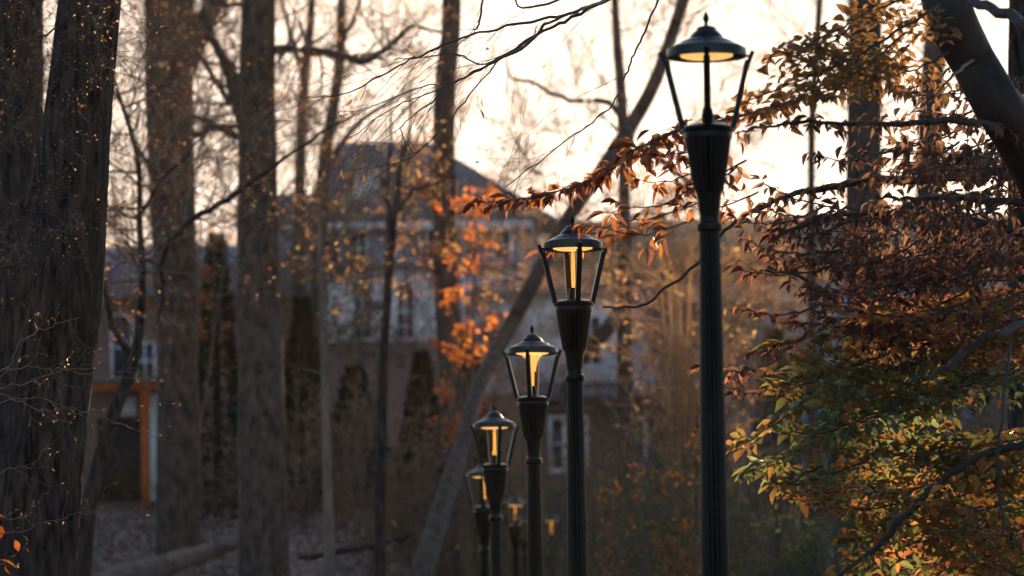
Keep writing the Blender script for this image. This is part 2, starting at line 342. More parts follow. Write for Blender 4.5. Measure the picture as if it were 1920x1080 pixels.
# ---------------------------------------------------------------- street lamps
def bar(mb, a, b, w, t, side):
    a, b = Vector(a), Vector(b); d = (b - a).normalized(); s_ = Vector(side).normalized(); n = d.cross(s_).normalized()
    v = []
    for p, k in ((a, 1), (b, 1)):
        for u, h in ((-1, -1), (1, -1), (1, 1), (-1, 1)): v.append(p + s_ * (u * w / 2 * k) + n * (h * t / 2 * k))
    mb.add([tuple(x) for x in v], [(0, 1, 2, 3), (7, 6, 5, 4), (0, 4, 5, 1), (1, 5, 6, 2), (2, 6, 7, 3), (3, 7, 4, 0)])
H0 = 4.05                       # height of the underside of the cap
def make_lamp(height=H0):
    root = empty('street_lamp', (0, 0, 0), '', 'street lamp', 'black street lamps standing in a row')
    h = height
    m = MB(); m.lathe([(.17, -.3), (.17, .02), (.165, .22), (.14, .25), (.145, .28), (.12, .33), (.11, .55), (.118, .57), (.118, .60), (.09, .63)], 48); m.build('base', M_iron, root, True)
    m = MB(); n = 30; m.lathe([(.086 + (.060 - .086) * i / n, .62 + (h - 1.06 - .62) * i / n) for i in range(n + 1)], 144, 18, .14); m.build('shaft', M_iron, root, True)
    m = MB(); m.lathe([(.060, h - 1.065), (.074, h - 1.055), (.078, h - 1.035), (.074, h - 1.013), (.060, h - 1.003), (.058, h - .985)], 48); m.build('collar', M_iron, root, True)
    m = MB(); m.lathe([(.057, h - 1.0), (.057, h - .965), (.062, h - .94), (.070, h - .86), (.080, h - .815), (.088, h - .808)], 48); m.build('neck', M_iron, root, True)
    m = MB(); m.lathe([(.05, h - .809), (.088, h - .808), (.089, h - .80)] + [(.089 + (.135 - .089) * t ** .9, h - .80 + .30 * t) for t in [i / 10 for i in range(1, 11)]], 144, 20, .10)
    m.lathe([(.135, h - .5005), (.141, h - .497), (.143, h - .470), (.139, h - .455)], 72); m.build('fluted_holder', M_iron, root, True)
    m = MB(); m.lathe([(.139, h - .456), (.152, h - .452), (.154, h - .440), (.148, h - .425), (.10, h - .405), (.04, h - .398), (.001, h - .397)], 72); m.build('holder_rim', M_iron, root, True)
    for k in range(4):
        a = math.pi / 2 * k; m = MB(); c, s_ = math.cos(a), math.sin(a); side = (-s_, c, 0)
        bar(m, (c * .146, s_ * .146, h - .43), (c * .238, s_ * .238, h - .02), .040, .034, side)
        bar(m, (c * .231, s_ * .231, h - .065), (c * .268, s_ * .268, h + .034), .030, .024, side)
        bar(m, (c * .205, s_ * .205, h + .005), (c * .252, s_ * .252, h + .005), .026, .014, side)
        m.build('arm', M_iron, root)
    m = MB(); m.lathe([(.215, h + .004), (.226, h - .002), (.231, h + .002), (.231, h + .052), (.212, h + .054), (.210, h + .064), (.186, h + .078), (.158, h + .089), (.150, h + .098), (.124, h + .109), (.100, h + .119), (.096, h + .127), (.086, h + .143), (.072, h + .158), (.060, h + .167), (.057, h + .178), (.046, h + .188), (.024, h + .194), (.001, h + .195)], 72)
    m.lathe([(.215, h + .004), (.215, h + .026), (.001, h + .034)], 72); cap = m.build('cap', M_cap, root, True)
    m = MB(); m.lathe([(.016, h + .190), (.012, h + .200), (.009, h + .210), (.012, h + .218), (.018, h + .232), (.019, h + .244), (.013, h + .262), (.006, h + .276), (.001, h + .286)], 20); m.build('finial', M_iron, cap, True)
    m = MB(); m.lathe([(.155, h + .026), (.150, h + .006), (.120, h - .003), (.001, h - .007)], 48); m.build('reflector', M_refl, root, True)
    m = MB(); m.lathe([(.001, h - .40), (.036, h - .398), (.036, h - .345), (.030, h - .335), (.030, h - .31), (.001, h - .305)], 24); m.build('socket', M_iron, root, True)
    m = MB(); m.lathe([(.010, h - .308), (.014, h - .30), (.015, h - .20), (.015, h - .08), (.013, h - .02), (.012, h - .014)], 24); m.build('glowing_tube', M_bulb, root, True)
    for o in [c for c in root.children] + [g for c in root.children for g in c.children]:
        o.data.set_sharp_from_angle(angle=R(28))
        n_ = len(o.data.vertices); a = np.empty(n_ * 3, np.float32); o.data.vertices.foreach_get('co', a); a = a.reshape(-1, 3)
        a[:, 2] = np.where(a[:, 2] > 1, h + (a[:, 2] - h) * .955, a[:, 2]); o.data.vertices.foreach_set('co', a.ravel())
    return root
def copy_tree(o, parent=None):
    c = o.copy(); col.objects.link(c); c.parent = parent
    for ch in o.children: copy_tree(ch, c)
    return c
LAMPS = [  # cap centre px, py (middle of the cap underside), distance, turn, label
    (1325, 108, 13.5, 0, 'tallest and nearest black lamp, at right against the bright sky beside the leafy beech'),
    (1074, 468, 17.9, 12, 'second largest black lamp, with an orange leaf touching its cap'),
    (998, 664, 21.5, -10, 'third largest black lamp, with a wide glowing funnel under its cap'),
    (927, 803, 25.6, 14, 'fourth largest black lamp, partly hiding a smaller one at its left'),
    (907, 895, 31.5, -6, 'leftmost black lamp, half hidden behind the fourth largest'),
    (966, 948, 47.0, 8, 'small distant black lamp just left of the pole of the third largest'),
    (984, 976, 55.0, 0, 'tiny far black lamp mostly hidden behind the pole of the third largest'),
    (1034, 978, 55.5, 15, 'small distant black lamp between the second and third largest poles'),
]
proto = make_lamp()
for i, (px, py, d, a, lab) in enumerate(LAMPS):
    p = P(px, py, d * K); o = proto if i == 0 else copy_tree(proto)
    o.location = (p.x, p.y, p.z - H0); o['label'] = lab
    if i == 2:
        m = MB(); m.lathe([(.030, H0 - .16), (.036, H0 - .12), (.046, H0 - .08), (.068, H0 - .035), (.095, H0 - .014)], 32); m.build('glass_funnel', M_funnel, o, True)
    if i in (3, 4):
        m = MB(); m.lathe([(.001, H0 - .30)] + [(.030 * math.sin(t), H0 - .27 - .030 * math.cos(t)) for t in np.linspace(.2, 2.95, 9)] + [(.001, H0 - .24)], 20); m.build('bulb', M_bulb, o, True)
    o.rotation_euler.z = R(-90 + a) + math.atan2(-p.x, p.y)
    dz = ground_z(p.x, p.y) - (p.z - H0)
    print('LAMP', i, 'base z', round(p.z - H0, 2), 'ground', round(ground_z(p.x, p.y), 2))

# ---------------------------------------------------------------- trees
def smooth_path(pts, n=4):
    """Catmull-Rom through rows of an array"""
    A = np.array(pts, float)
    if len(A) < 3: 
        t = np.linspace(0, 1, n + 1)[:, None]; return A[0] * (1 - t) + A[-1] * t
    E = np.vstack([2 * A[0] - A[1], A, 2 * A[-1] - A[-2]]); out = []
    for i in range(1, len(E) - 2):
        p0, p1, p2, p3 = E[i-1], E[i], E[i+1], E[i+2]
        for k in range(n):
            t = k / n
            out.append(.5 * ((2*p1) + (-p0+p2)*t + (2*p0-5*p1+4*p2-p3)*t*t + (-p0+3*p1-3*p2+p3)*t**3))
    out.append(A[-1]); return np.array(out)
def pix_path(pts, n=4, wob=.0, rng=random):
    """[(px,py,d,width_px)] -> points, radii"""
    rows = []
    for px, py, d, wpx in pts:
        d *= K; p = P(px, py, d); rows.append((*p, wpx / 2 / F * d))
    A = smooth_path(rows, n)
    if wob:
        A[1:-1, :3] += np.array([[rng.gauss(0, wob) for _ in range(3)] for _ in range(len(A) - 2)])
    return A[:, :3], np.maximum(A[:, 3], .0008)
def rvec(rng): return Vector((rng.gauss(0, 1), rng.gauss(0, 1), rng.gauss(0, 1))).normalized()
def grow(out, tips, p, d, L, r, lvl, rng, up=.08, kink=.16, nch=4, ratio=.58, spread=.75, seg=5, rmin=.0015):
    pts = [tuple(p)]; rad = [r]; nodes = []; d = d.copy(); p = p.copy(); st = L / seg
    for i in range(seg):
        d = (d + rvec(rng) * kink + Vector((0, 0, up))).normalized(); p = p + d * st
        pts.append(tuple(p)); rr = max(rmin, r * (1 - .8 * (i + 1) / seg)); rad.append(rr); nodes.append((p.copy(), d.copy(), rr))
    out.append((pts, rad))
    if lvl <= 0:
        if tips is not None: tips.extend(nodes[1:])
        return
    for k in range(nch):
        q, dd, rr = nodes[min(seg - 1, 1 + int(rng.random() * (seg - 1)))] if k else nodes[-1]
        nd = (dd + rvec(rng) * spread).normalized()
        grow(out, tips, q, nd, L * ratio * rng.uniform(.7, 1.25), max(rmin, rr * .8), lvl - 1, rng, up, kink * 1.1, nch, ratio, spread, seg, rmin)
def leaf_cloud(mb, tips, rng, pal, size, dens=1.0, simple=True, wr=.5, droop=.4, jit=.05):
    pos, ax, nr, ln, cs = [], [], [], [], []
    for (p, d, r) in tips:
        if rng.random() > dens: continue
        pos.append(p + rvec(rng) * jit); ax.append(d + rvec(rng) * .8 + Vector((0, 0, -droop))); nr.append(rvec(rng)); s_ = size * rng.uniform(.6, 1.3); ln.append(s_)
        c = rng.choice(pal); k = rng.uniform(.7, 1.25); cs.append([x * k for x in c])
    if pos:
        ln = np.array(ln); mb.leaves([tuple(p) for p in pos], [tuple(a) for a in ax], [tuple(a) for a in nr], ln, ln * wr, cs, simple=simple)
def trunk_mesh(pts, rad, sides=20, rough=.06, furrow=0.0, nz=1.0):
    """noise displaced bark tube"""
    n = len(pts); V = []; 
    T = np.gradient(pts, axis=0); T /= np.linalg.norm(T, axis=1, keepdims=True)
    ref = np.array([1., 0, 0]); N = ref - (T * ref).sum(1, keepdims=True) * T; N /= np.linalg.norm(N, axis=1, keepdims=True); B = np.cross(T, N)
    seed = random.random() * 50
    a = np.arange(sides) * 2 * math.pi / sides
    for i in range(n):
        for k in range(sides):
            c, s_ = math.cos(a[k]), math.sin(a[k]); dz = pts[i][2]
            rr = 1 + rough * noise.noise(Vector((c * 1.3 + seed, s_ * 1.3, dz * .7 * nz)))
            if furrow:
                w_ = noise.noise(Vector((c * 2 + seed, s_ * 2, dz * 1.2))) * .9
                f = abs(noise.noise(Vector((c * 9 + w_, s_ * 9 + w_, dz * 1.1 + seed))))
                f2 = abs(noise.noise(Vector((c * 20 + w_, s_ * 20, dz * 4 + seed))))
                rr += furrow * (min(f * 2.4, .7) - .4) + furrow * .35 * (min(f2 * 2, .7) - .3)
            V.append(pts[i] + (N[i] * c + B[i] * s_) * rad[i] * rr)
    mb = MB(); i, k = np.meshgrid(np.arange(n - 1), np.arange(sides), indexing='ij'); k2 = (k + 1) % sides
    mb.add(np.array(V), np.stack([i*sides+k, i*sides+k2, (i+1)*sides+k2, (i+1)*sides+k], -1).reshape(-1, 4)); return mb
STATS = {}
def tree(name, label, cat, path, limbs=(), bark=None, seed=0, nb=0, brange=(-100, 400), bl=2.0, lvl=3, nch=4, leafpal=None, leafsize=.05, leafdens=.3, leafmat_=None, sides=18, furrow=0, flare=1.35,
         group=None, up=.06, res=6, brad=.02, side=None, twigmat=None, sub=None, kink=.17, ratio=.58):
    """path top -> bottom in pixels; limbs: list of pixel paths from the trunk outwards"""
    rng = random.Random(seed); bark = bark or M_bark2; RM = max(.0015, .000045 * path[0][2] * K)
    pts, rad = pix_path(path, res)
    lp = pts[-1].copy(); g = ground_z(lp[0], lp[1])
    if lp[2] > g:
        dirv = pts[-1] - pts[-2]; dirv = dirv / max(1e-6, -dirv[2]); m_ = max(4, int((lp[2] - g) / .35))
        tail = []; tr = []
        for i in range(1, m_ + 1):
            t = i / m_; q = lp + np.array([dirv[0] * .3, dirv[1] * .3, -1]) * t * (lp[2] - g + .25); tail.append(q); tr.append(rad[-1] * (1 + .12 * t + (flare - 1) * max(0, t - .6) ** 1.5 * 3))
        pts = np.vstack([pts, tail]); rad = np.concatenate([rad, tr])
    base = Vector(pts[-1]); base.z = ground_z(base.x, base.y)
    root = empty(name, base, label, cat, group)
    if furrow:
        L_ = np.concatenate([[0], np.cumsum(np.linalg.norm(np.diff(pts, axis=0), axis=1))]); t = np.linspace(0, L_[-1], int(L_[-1] / .03))
        pts = np.stack([np.interp(t, L_, pts[:, k]) for k in range(3)], 1); rad = np.interp(t, L_, rad)
    build_at(trunk_mesh(pts, rad, sides, furrow=furrow), 'trunk', bark, root, True)
    lines = []; tips = []; big = []
    for lb in limbs:
        lpnt, lr = pix_path(lb, 5, .012, rng); 
        mb = trunk_mesh(lpnt, lr, 10); build_at(mb, 'limb', bark, root, True)
        if sub:
            for k in range(2, len(lpnt) - 1):
                for _ in range(sub[0]):
                    d = Vector(lpnt[k + 1] - lpnt[k - 1]).normalized()
                    grow(lines, tips, Vector(lpnt[k]), (d * .6 + rvec(rng)).normalized(), sub[1] * rng.uniform(.5, 1.2), max(.002, lr[k] * .35), sub[2], rng, up, kink, nch, ratio, rmin=RM)
    if nb:
        cand = [i for i in range(len(pts)) if pts[i][2] > ground_z(pts[i][0], pts[i][1]) + 1.2]
        ys_ = []
        for _ in range(nb):
            py = rng.uniform(*brange)
            zt = P(960, py, float(pts[0][1])).z; i = int(np.argmin(np.abs(pts[:, 2] - zt)))
            az = rng.uniform(0, 2 * math.pi) if side is None else rng.gauss(side, .8)
            d = Vector((math.cos(az), math.sin(az) * .8, rng.uniform(-.1, .9))).normalized()
            grow(lines, tips, Vector(pts[i]) + d * rad[i] * .5, d, bl * rng.uniform(.5, 1.3), brad * rng.uniform(.5, 1.2), lvl, rng, up, kink, nch, ratio, rmin=RM)
    if lines:
        mb = MB(); mb.tubes([l for l in lines if l[1][0] > .012], 6); mb.tubes([l for l in lines if l[1][0] <= .012], 3); build_at(mb, 'twigs', twigmat or M_twig, root)
    if leafpal and tips:
        mb = MB(); leaf_cloud(mb, tips, rng, leafpal, leafsize, leafdens, jit=.04)
        if mb.n: build_at(mb, 'foliage', leafmat_ or M_far, root)
    STATS[label[:30]] = (len(lines), len(tips))
    return root
GOLD = [(.62, .36, .12), (.50, .24, .07), (.70, .46, .20), (.34, .15, .06)]  # gold leaves, also scattered on bare twigs to imitate sunlit bokeh sparks
RUST = [(.42, .10, .03), (.33, .07, .03), (.48, .17, .05)]
BROWN = [(.14, .06, .04), (.18, .09, .05), (.10, .05, .04), (.22, .12, .07)]
# near left pair
tree('oak_tree', 'broad dark furrowed trunk leaning right at the left of the photo, sharp bark', 'tree',
     [(172, -60, 21, 112), (168, 0, 21, 114), (150, 180, 21, 122), (138, 300, 21, 130), (122, 540, 21, 136), (92, 780, 21, 143), (66, 1080, 21, 150)], bark=M_bark, sides=150, furrow=.075, seed=3)
tree('oak_tree', 'dark trunk cut by the left photo edge behind the broad furrowed trunk', 'tree',
     [(40, -60, 30, 85), (36, 300, 30, 90), (30, 700, 30, 98), (20, 1080, 30, 108)], bark=M_bark, sides=40, seed=4,
     nb=16, brange=(-60, 500), bl=1.2, lvl=3, leafpal=GOLD, leafsize=.04, leafdens=.15)
tree('tulip_tree', 'thick brown trunk forking at the top, left of the two pale brown trunks', 'tree',
     [(318, -60, 44, 92), (318, 0, 44, 94), (318, 200, 44, 90), (326, 450, 44, 84), (333, 700, 44, 80), (334, 1000, 44, 84)],
     limbs=[[(345, 130, 44, 50), (375, 60, 44, 42), (405, 0, 44, 36), (430, -60, 44, 30)], [(345, 260, 43, 16), (420, 235, 43, 12), (470, 255, 43, 7), (520, 300, 43, 4)],
            [(290, 330, 43, 12), (250, 260, 43, 9), (225, 180, 43, 6)]],
     seed=5, nb=44, brange=(-60, 620), bl=2.2, lvl=3, leafpal=GOLD, leafsize=.065, leafdens=.12, sub=(1, 1.2, 2))
tree('tulip_tree', 'thick brown trunk with a long bent limb reaching right under the bright sky', 'tree',
     [(484, -60, 41, 62), (484, 60, 41, 66), (482, 260, 41, 72), (484, 500, 41, 80), (490, 760, 41, 88), (494, 1060, 41, 94)],
     limbs=[[(515, 95, 41, 24), (545, 92, 41, 20), (600, 98, 41, 17), (650, 108, 41, 16), (682, 116, 41, 15), (715, 98, 41, 12), (745, 72, 41, 10), (775, 50, 41, 7), (830, 62, 41, 5)],
            [(465, 250, 41, 34), (440, 165, 41, 28), (418, 110, 41, 20), (392, 60, 41, 13), (380, 10, 41, 8)],
            [(470, 200, 41, 16), (430, 190, 41, 12), (385, 120, 41, 9), (350, 60, 41, 6)], [(452, 260, 41, 14), (400, 236, 41, 11), (340, 210, 41, 7)]],
     seed=6, nb=30, brange=(-60, 560), bl=1.8, lvl=3, leafpal=GOLD, leafsize=.065, leafdens=.12, sub=(1, .9, 2))
tree('sapling', 'slender pale straight sapling between the brown trunks and the house', 'tree',
     [(597, 380, 38, 9), (601, 480, 38, 11), (606, 600, 38, 13), (610, 760, 38, 15), (616, 980, 38, 20)], bark=M_bark3, seed=7, nb=10, brange=(380, 700), bl=.8, lvl=2, sides=10)
far = 'bare far trees against the bright sky'
tree('maple_tree', 'slim bare tree before the left end of the roof, left of its twin', 'tree',
     [(590, -60, 58, 12), (580, 60, 58, 17), (570, 160, 58, 20), (564, 280, 58, 21), (560, 500, 58, 24), (560, 900, 58, 28)],
     limbs=[[(572, 140, 58, 14), (552, 90, 58, 11), (535, 30, 58, 8), (525, -40, 58, 6)]], seed=8, nb=12, brange=(-60, 420), bl=2.4, lvl=3, group=far, sides=12, leafpal=GOLD, leafsize=.07, leafdens=.15)
tree('maple_tree', 'slim bare tree forking low over the left slope of the house roof', 'tree',
     [(650, -60, 56, 14), (641, 0, 56, 17), (636, 120, 56, 20), (622, 220, 56, 22), (606, 330, 56, 26), (600, 500, 56, 28), (600, 900, 56, 32)],
     limbs=[[(606, 320, 56, 16), (640, 270, 56, 12), (680, 225, 56, 9), (730, 190, 56, 6), (775, 168, 56, 4)], [(636, 90, 56, 12), (660, 40, 56, 9), (690, -40, 56, 6)]],
     seed=9, nb=12, brange=(-60, 420), bl=2.4, lvl=3, group=far, sides=12, leafpal=GOLD, leafsize=.07, leafdens=.15)
tree('tulip_tree', 'straight tall trunk crossing the right half of the house roof in the centre', 'tree',
     [(848, -60, 48, 34), (845, 60, 48, 38), (835, 160, 48, 41), (832, 330, 48, 43), (836, 520, 48, 45), (842, 640, 48, 46), (848, 760, 48, 42), (856, 1000, 48, 44)],
     seed=10, nb=14, brange=(260, 640), bl=1.4, lvl=3, leafpal=GOLD, leafsize=.09, leafdens=.2)
tree('leaning_tree', 'long curved tree leaning from the bottom centre up to the sky beside the tallest lamp', 'tree',
     [(1300, -60, 46, 22), (1262, 60, 46, 23), (1225, 160, 46, 25), (1180, 240, 46, 28), (1110, 345, 45, 27), (1052, 430, 45, 27), (1000, 530, 44, 28), (952, 620, 44, 29), (900, 720, 43, 30), (868, 830, 42, 33), (830, 950, 41, 38), (790, 1080, 40, 44)],
     limbs=[[(1180, 240, 46, 15), (1140, 192, 46, 11), (1080, 190, 46, 9), (1035, 175, 46, 8), (1000, 156, 46, 7), (955, 143, 46, 5), (950, 90, 46, 3)],
            [(1200, 270, 46, 16), (1250, 310, 46, 12), (1300, 350, 46, 8)]],
     seed=11, nb=24, brange=(-40, 620), bl=1.7, lvl=3, leafpal=GOLD, leafsize=.06, leafdens=.1, bark=M_bark2)
tree('maple_tree', 'thin upright tree between the two nearest lamps, forked above a slanting limb', 'tree',
     [(1150, -60, 50, 12), (1156, 60, 50, 16), (1165, 180, 50, 20), (1170, 330, 50, 22), (1170, 600, 50, 28), (1172, 800, 50, 30), (1175, 1000, 50, 34)],
     limbs=[[(1170, 575, 50, 30), (1140, 615, 49, 28), (1105, 650, 49, 28), (1075, 690, 49, 26), (1050, 760, 49, 22)], [(1168, 300, 50, 14), (1200, 210, 50, 10), (1240, 150, 50, 7)]],
     seed=12, nb=26, brange=(-60, 640), bl=1.9, lvl=3, leafpal=GOLD, leafsize=.06, leafdens=.15)
tree('tulip_tree', 'straight thick trunk behind the leaves right of the tallest lamp', 'tree',
     [(1622, -60, 40, 60), (1622, 60, 40, 62), (1620, 300, 40, 66), (1622, 600, 40, 70), (1626, 1000, 40, 78)], seed=13, bark=M_bark2, nb=14, brange=(0, 400), bl=1.6, lvl=2, leafpal=GOLD, leafdens=.3, leafsize=.07)
tree('maple_tree', 'very thin upright tree between the tallest lamp and the thick right trunk', 'tree',
     [(1540, -60, 55, 12), (1532, 80, 55, 13), (1522, 260, 55, 14), (1522, 600, 55, 16), (1525, 1000, 55, 20)], seed=14, nb=12, brange=(-60, 300), bl=2, lvl=2, group=far, sides=10)
tree('tulip_tree', 'upright trunk behind the dark beech limb near the right edge', 'tree',
     [(1765, -60, 52, 42), (1750, 120, 52, 44), (1740, 400, 52, 46), (1738, 1000, 52, 52)], seed=15, nb=10, brange=(0, 400), bl=2, lvl=2, leafpal=GOLD, leafdens=.3)
tree('oak_tree', 'dark upright trunk cut by the right photo edge', 'tree',
     [(1915, -60, 24, 44), (1912, 200, 24, 46), (1914, 600, 24, 50), (1918, 1080, 24, 56)], seed=16, bark=M_bark)
tree('dogwood_tree', 'small dark crooked tree in front of the dormer and slate roof', 'tree',
     [(770, 150, 42, 3), (768, 250, 42, 6), (752, 300, 42, 8), (745, 370, 42, 12), (734, 440, 42, 16), (726, 560, 42, 17), (718, 700, 42, 18), (712, 980, 42, 20)],
     limbs=[[(738, 410, 42, 9), (770, 365, 42, 7), (820, 340, 42, 5), (860, 330, 42, 3)], [(730, 440, 42, 9), (728, 330, 42, 6), (732, 240, 42, 4), (735, 170, 42, 2)]],
     seed=17, nb=14, brange=(330, 640), bl=1.0, lvl=3, leafpal=GOLD, leafsize=.06, leafdens=.3, sides=10, bark=M_bark)
# crooked small tree between the left trunks: lower stem with arching branches (in front of the thick trunks)
tree('crooked_tree', 'thin crooked tree with long arching branch in front of the two thick brown trunks', 'tree',
     [(175, -20, 32, 4), (215, 150, 32, 6), (258, 300, 32, 9), (262, 430, 32, 12), (268, 510, 32, 13), (262, 610, 32, 17), (246, 690, 32, 22), (205, 800, 32, 26), (165, 950, 32, 30)],
     limbs=[[(258, 660, 32, 14), (240, 655, 32, 13), (215, 620, 32, 12), (200, 560, 32, 10), (190, 480, 32, 7)],
            [(300, 500, 31, 9), (330, 440, 31, 10), (380, 400, 31, 11), (440, 365, 31, 10), (520, 310, 31, 7), (600, 250, 31, 5), (680, 205, 31, 3)],
            [(262, 480, 32, 8), (300, 500, 31, 9), (305, 560, 31, 7), (290, 620, 31, 5)],
            [(262, 400, 32, 8), (310, 330, 32, 7), (350, 290, 32, 5), (395, 240, 32, 3)]],
     seed=18, nb=50, brange=(-20, 560), bl=1.3, lvl=3, leafpal=GOLD + RUST, leafsize=.045, leafdens=.10, sides=10, bark=M_bark, sub=(1, .5, 2), twigmat=M_twig)

# ---------------------------------------------------------------- shrubs and background planting
def bush(name, label, cat, px, py, d, wpx, hpx, seed, n=14, pal=BROWN, dens=.6, size=.06, lvl=3, nch=3, twig=None, lm=None, group=None, up=.05, r=.012, kink=.18, fan=.9):
    """many stems from one root; px,py = crown centre"""
    d *= K; rng = random.Random(seed); c = P(px, py, d); bx, by = c.x, d; gz = ground_z(bx, by)
    hw = wpx / 2 / F * d; hh = hpx / 2 / F * d; top = c.z + hh; root = empty(name, (bx, by, gz), label, cat, group); low = max(gz, c.z - hh)
    lines, tips = [], []
    for i in range(n):
        a = rng.uniform(0, 2 * math.pi); rr = math.sqrt(rng.random()) * hw
        tx, ty = bx + math.cos(a) * rr, by + math.sin(a) * rr * .8; tz = rng.uniform(low, top - .2)
        s0 = Vector((bx + rng.gauss(0, hw * .12), by + rng.gauss(0, hw * .12), gz - .05)); e = Vector((tx, ty, tz)); mid = (s0 + e) / 2 + Vector(((tx - bx) * .1, 0, (tz - gz) * .12))
        path = smooth_path([s0, mid, e], 4); lines.append((path, np.linspace(r * 1.5, r * .8, len(path))))
        L = (top - low) * .55
        for _ in range(3):
            dd = (Vector((tx - bx, ty - by, 0)) / (hw + .01) * fan + Vector((0, 0, rng.uniform(.0, 1))) + rvec(rng) * .6).normalized()
            q = Vector(path[rng.randint(4, len(path) - 1)]); grow(lines, tips, q, dd, L * rng.uniform(.3, .8), r * .8, lvl - 1, rng, up, kink, nch, .6, rmin=max(.0015, .00006 * d))
    mb = MB(); mb.tubes(lines, 3, c=(.56, .42, .27) if twig is M_backlit else (1, 1, 1)); build_at(mb, 'stems', twig or M_twig, root)
    if dens:
        mb = MB(); leaf_cloud(mb, tips, rng, pal, size, dens, jit=size); build_at(mb, 'foliage', lm or M_far, root)
    return root
GREEN = [(.07, .12, .03), (.10, .15, .04), (.05, .09, .03), (.16, .18, .05)]
OLIVE = [(.10, .11, .03), (.18, .16, .05), (.07, .08, .03), (.3, .2, .05)]
BURG = [(.16, .03, .035), (.11, .02, .03), (.22, .05, .05), (.08, .02, .025)]
ORNG = [(.85, .20, .02), (.88, .30, .03), (.75, .12, .02)]
DEEP = [(.02, .035, .02), (.03, .045, .025), (.012, .022, .014)]
bush('japanese_maple', 'burgundy leaved small tree in front of the house left of centre', 'tree', 630, 560, 58, 210, 200, 31, 16, BURG, .6, .12, lvl=3)
bush('japanese_maple', 'burgundy leaved small tree below the windows of the grey house', 'tree', 800, 600, 60, 180, 190, 32, 14, BURG, .6, .12, lvl=3)
bush('maple_sapling', 'bright orange leaved young maple beside the straight central trunk', 'tree', 866, 425, 46, 66, 110, 33, 10, ORNG, .85, .12, lvl=3, nch=3)
bush('viburnum', 'green and olive shrub between the brown trunks and the grey house', 'shrub', 560, 480, 56, 150, 200, 34, 22, GREEN, .9, .11, lvl=3)
bush('spicebush', 'sunlit straw coloured bare shrub just left of the tallest lamp pole', 'shrub', 1285, 590, 38, 105, 230, 35, 26, GOLD, .35, .07, lvl=3, nch=3, twig=M_backlit, r=.022, up=.06, fan=1.5)
bush('forsythia', 'rust red leafy shrub low between the two thick left trunks', 'shrub', 350, 410, 50, 180, 80, 36, 16, RUST, .7, .1, lvl=3)
def evergreen(label, px, ptop, d, wpx, seed, py_low=1000, pal=DEEP, n=5200, size=.16):
    d *= K; rng = random.Random(seed); t = P(px, ptop, d); gz = ground_z(t.x, d); root = empty('evergreen_tree', (t.x, d, gz), label, 'tree', 'dark evergreens before the houses')
    H = t.z - gz; W = wpx / 2 / F * d; mb = MB(); mb.tubes([(np.array([(t.x, d, gz - .1), (t.x, d, gz + H * .5), (t.x, d, t.z)]), np.array([.14, .08, .01]))], 8); build_at(mb, 'trunk', M_bark, root)
    pos, ax, nr, ln, cs = [], [], [], [], []
    for _ in range(n):
        h = rng.random() ** .8; a = rng.uniform(0, 6.283); prof = W * (min(1, (1 - h) * 1.6 + .08)) * (.8 + .35 * noise.noise(Vector((math.cos(a) * 1.5, math.sin(a) * 1.5, h * 6 + seed))))
        rr = prof * rng.uniform(.55, 1.05); pos.append((t.x + math.cos(a) * rr, d + math.sin(a) * rr, gz + H * h))
        ax.append((math.cos(a), math.sin(a), rng.uniform(-.5, .6))); nr.append(tuple(rvec(rng))); ln.append(size * rng.uniform(.5, 1.4)); c = rng.choice(pal); k = rng.uniform(.6, 1.5); cs.append([x * k for x in c])
    mb = MB(); ln = np.array(ln); mb.leaves(pos, ax, nr, ln, ln * .45, cs, simple=True); build_at(mb, 'crown', M_ever, root)
evergreen('black green evergreen between the two thick brown trunks', 405, 440, 52, 120, 41)
evergreen('black green evergreen right of the second thick brown trunk', 565, 560, 53, 110, 42)
evergreen('low dark evergreen under the burgundy maples', 665, 690, 54, 150, 43)
evergreen('dark low evergreen under the orange maple', 790, 660, 57, 130, 50)
evergreen('dark evergreen behind the leaning trunk near the small lamps', 880, 640, 60, 120, 45)
evergreen('dark evergreen right of the tallest lamp pole behind the beech leaves', 1450, 620, 56, 160, 46)
evergreen('dark evergreen behind the beech leaves near the right edge', 1790, 420, 58, 260, 47, n=11000)  # height added to block the low sun from the lower beech leaves
evergreen('dark evergreen behind the beech leaves right of the thick trunk', 1640, 440, 60, 230, 48, n=10000)  # also made taller as a sun block for the beech leaves
evergreen('dark evergreen between the straw coloured shrub and the brick wall', 1330, 720, 58, 150, 49, n=6000)
# tangled thicket shrubs in rows
rng = random.Random(77)
TH = [(60, 800, 46), (560, 850, 50), (640, 780, 52), (690, 860, 46), (800, 860, 47), (960, 860, 63), (1110, 860, 48), (1190, 900, 44), (1240, 760, 50), (1290, 860, 46), (1400, 700, 50), (1420, 850, 44), (1500, 760, 48), (1560, 900, 44), (1640, 820, 48), (1740, 900, 44), (1840, 800, 48), (1900, 920, 42), (1220, 480, 60), (960, 480, 62), (500, 700, 56), (1380, 560, 58), (1330, 470, 60), (1450, 460, 62), (1700, 620, 54), (1850, 560, 54)]
where = ['at the left edge', 'left of the slender sapling', 'just right of the slender sapling', 'under the burgundy maples', 'beside the leaning trunk', 'low left of the third lamp', 
         'by the brick wall', 'low by the second lamp', 'under the straw shrub', 'left of the tallest pole', 'right of the tallest pole', 'low right of the tallest pole', 'behind the beech tips', 'low behind the beech tips', 'behind green beech leaves', 'low behind yellow beech leaves', 'high behind green leaves', 'low at the right edge',
         'above the straw shrub', 'right of the orange maple', 'right of the thick trunks', 'behind the tallest pole', 'just left of the tallest pole, high up', 'right of the tallest pole, high up', 'behind the rust beech leaves', 'high at the right edge']
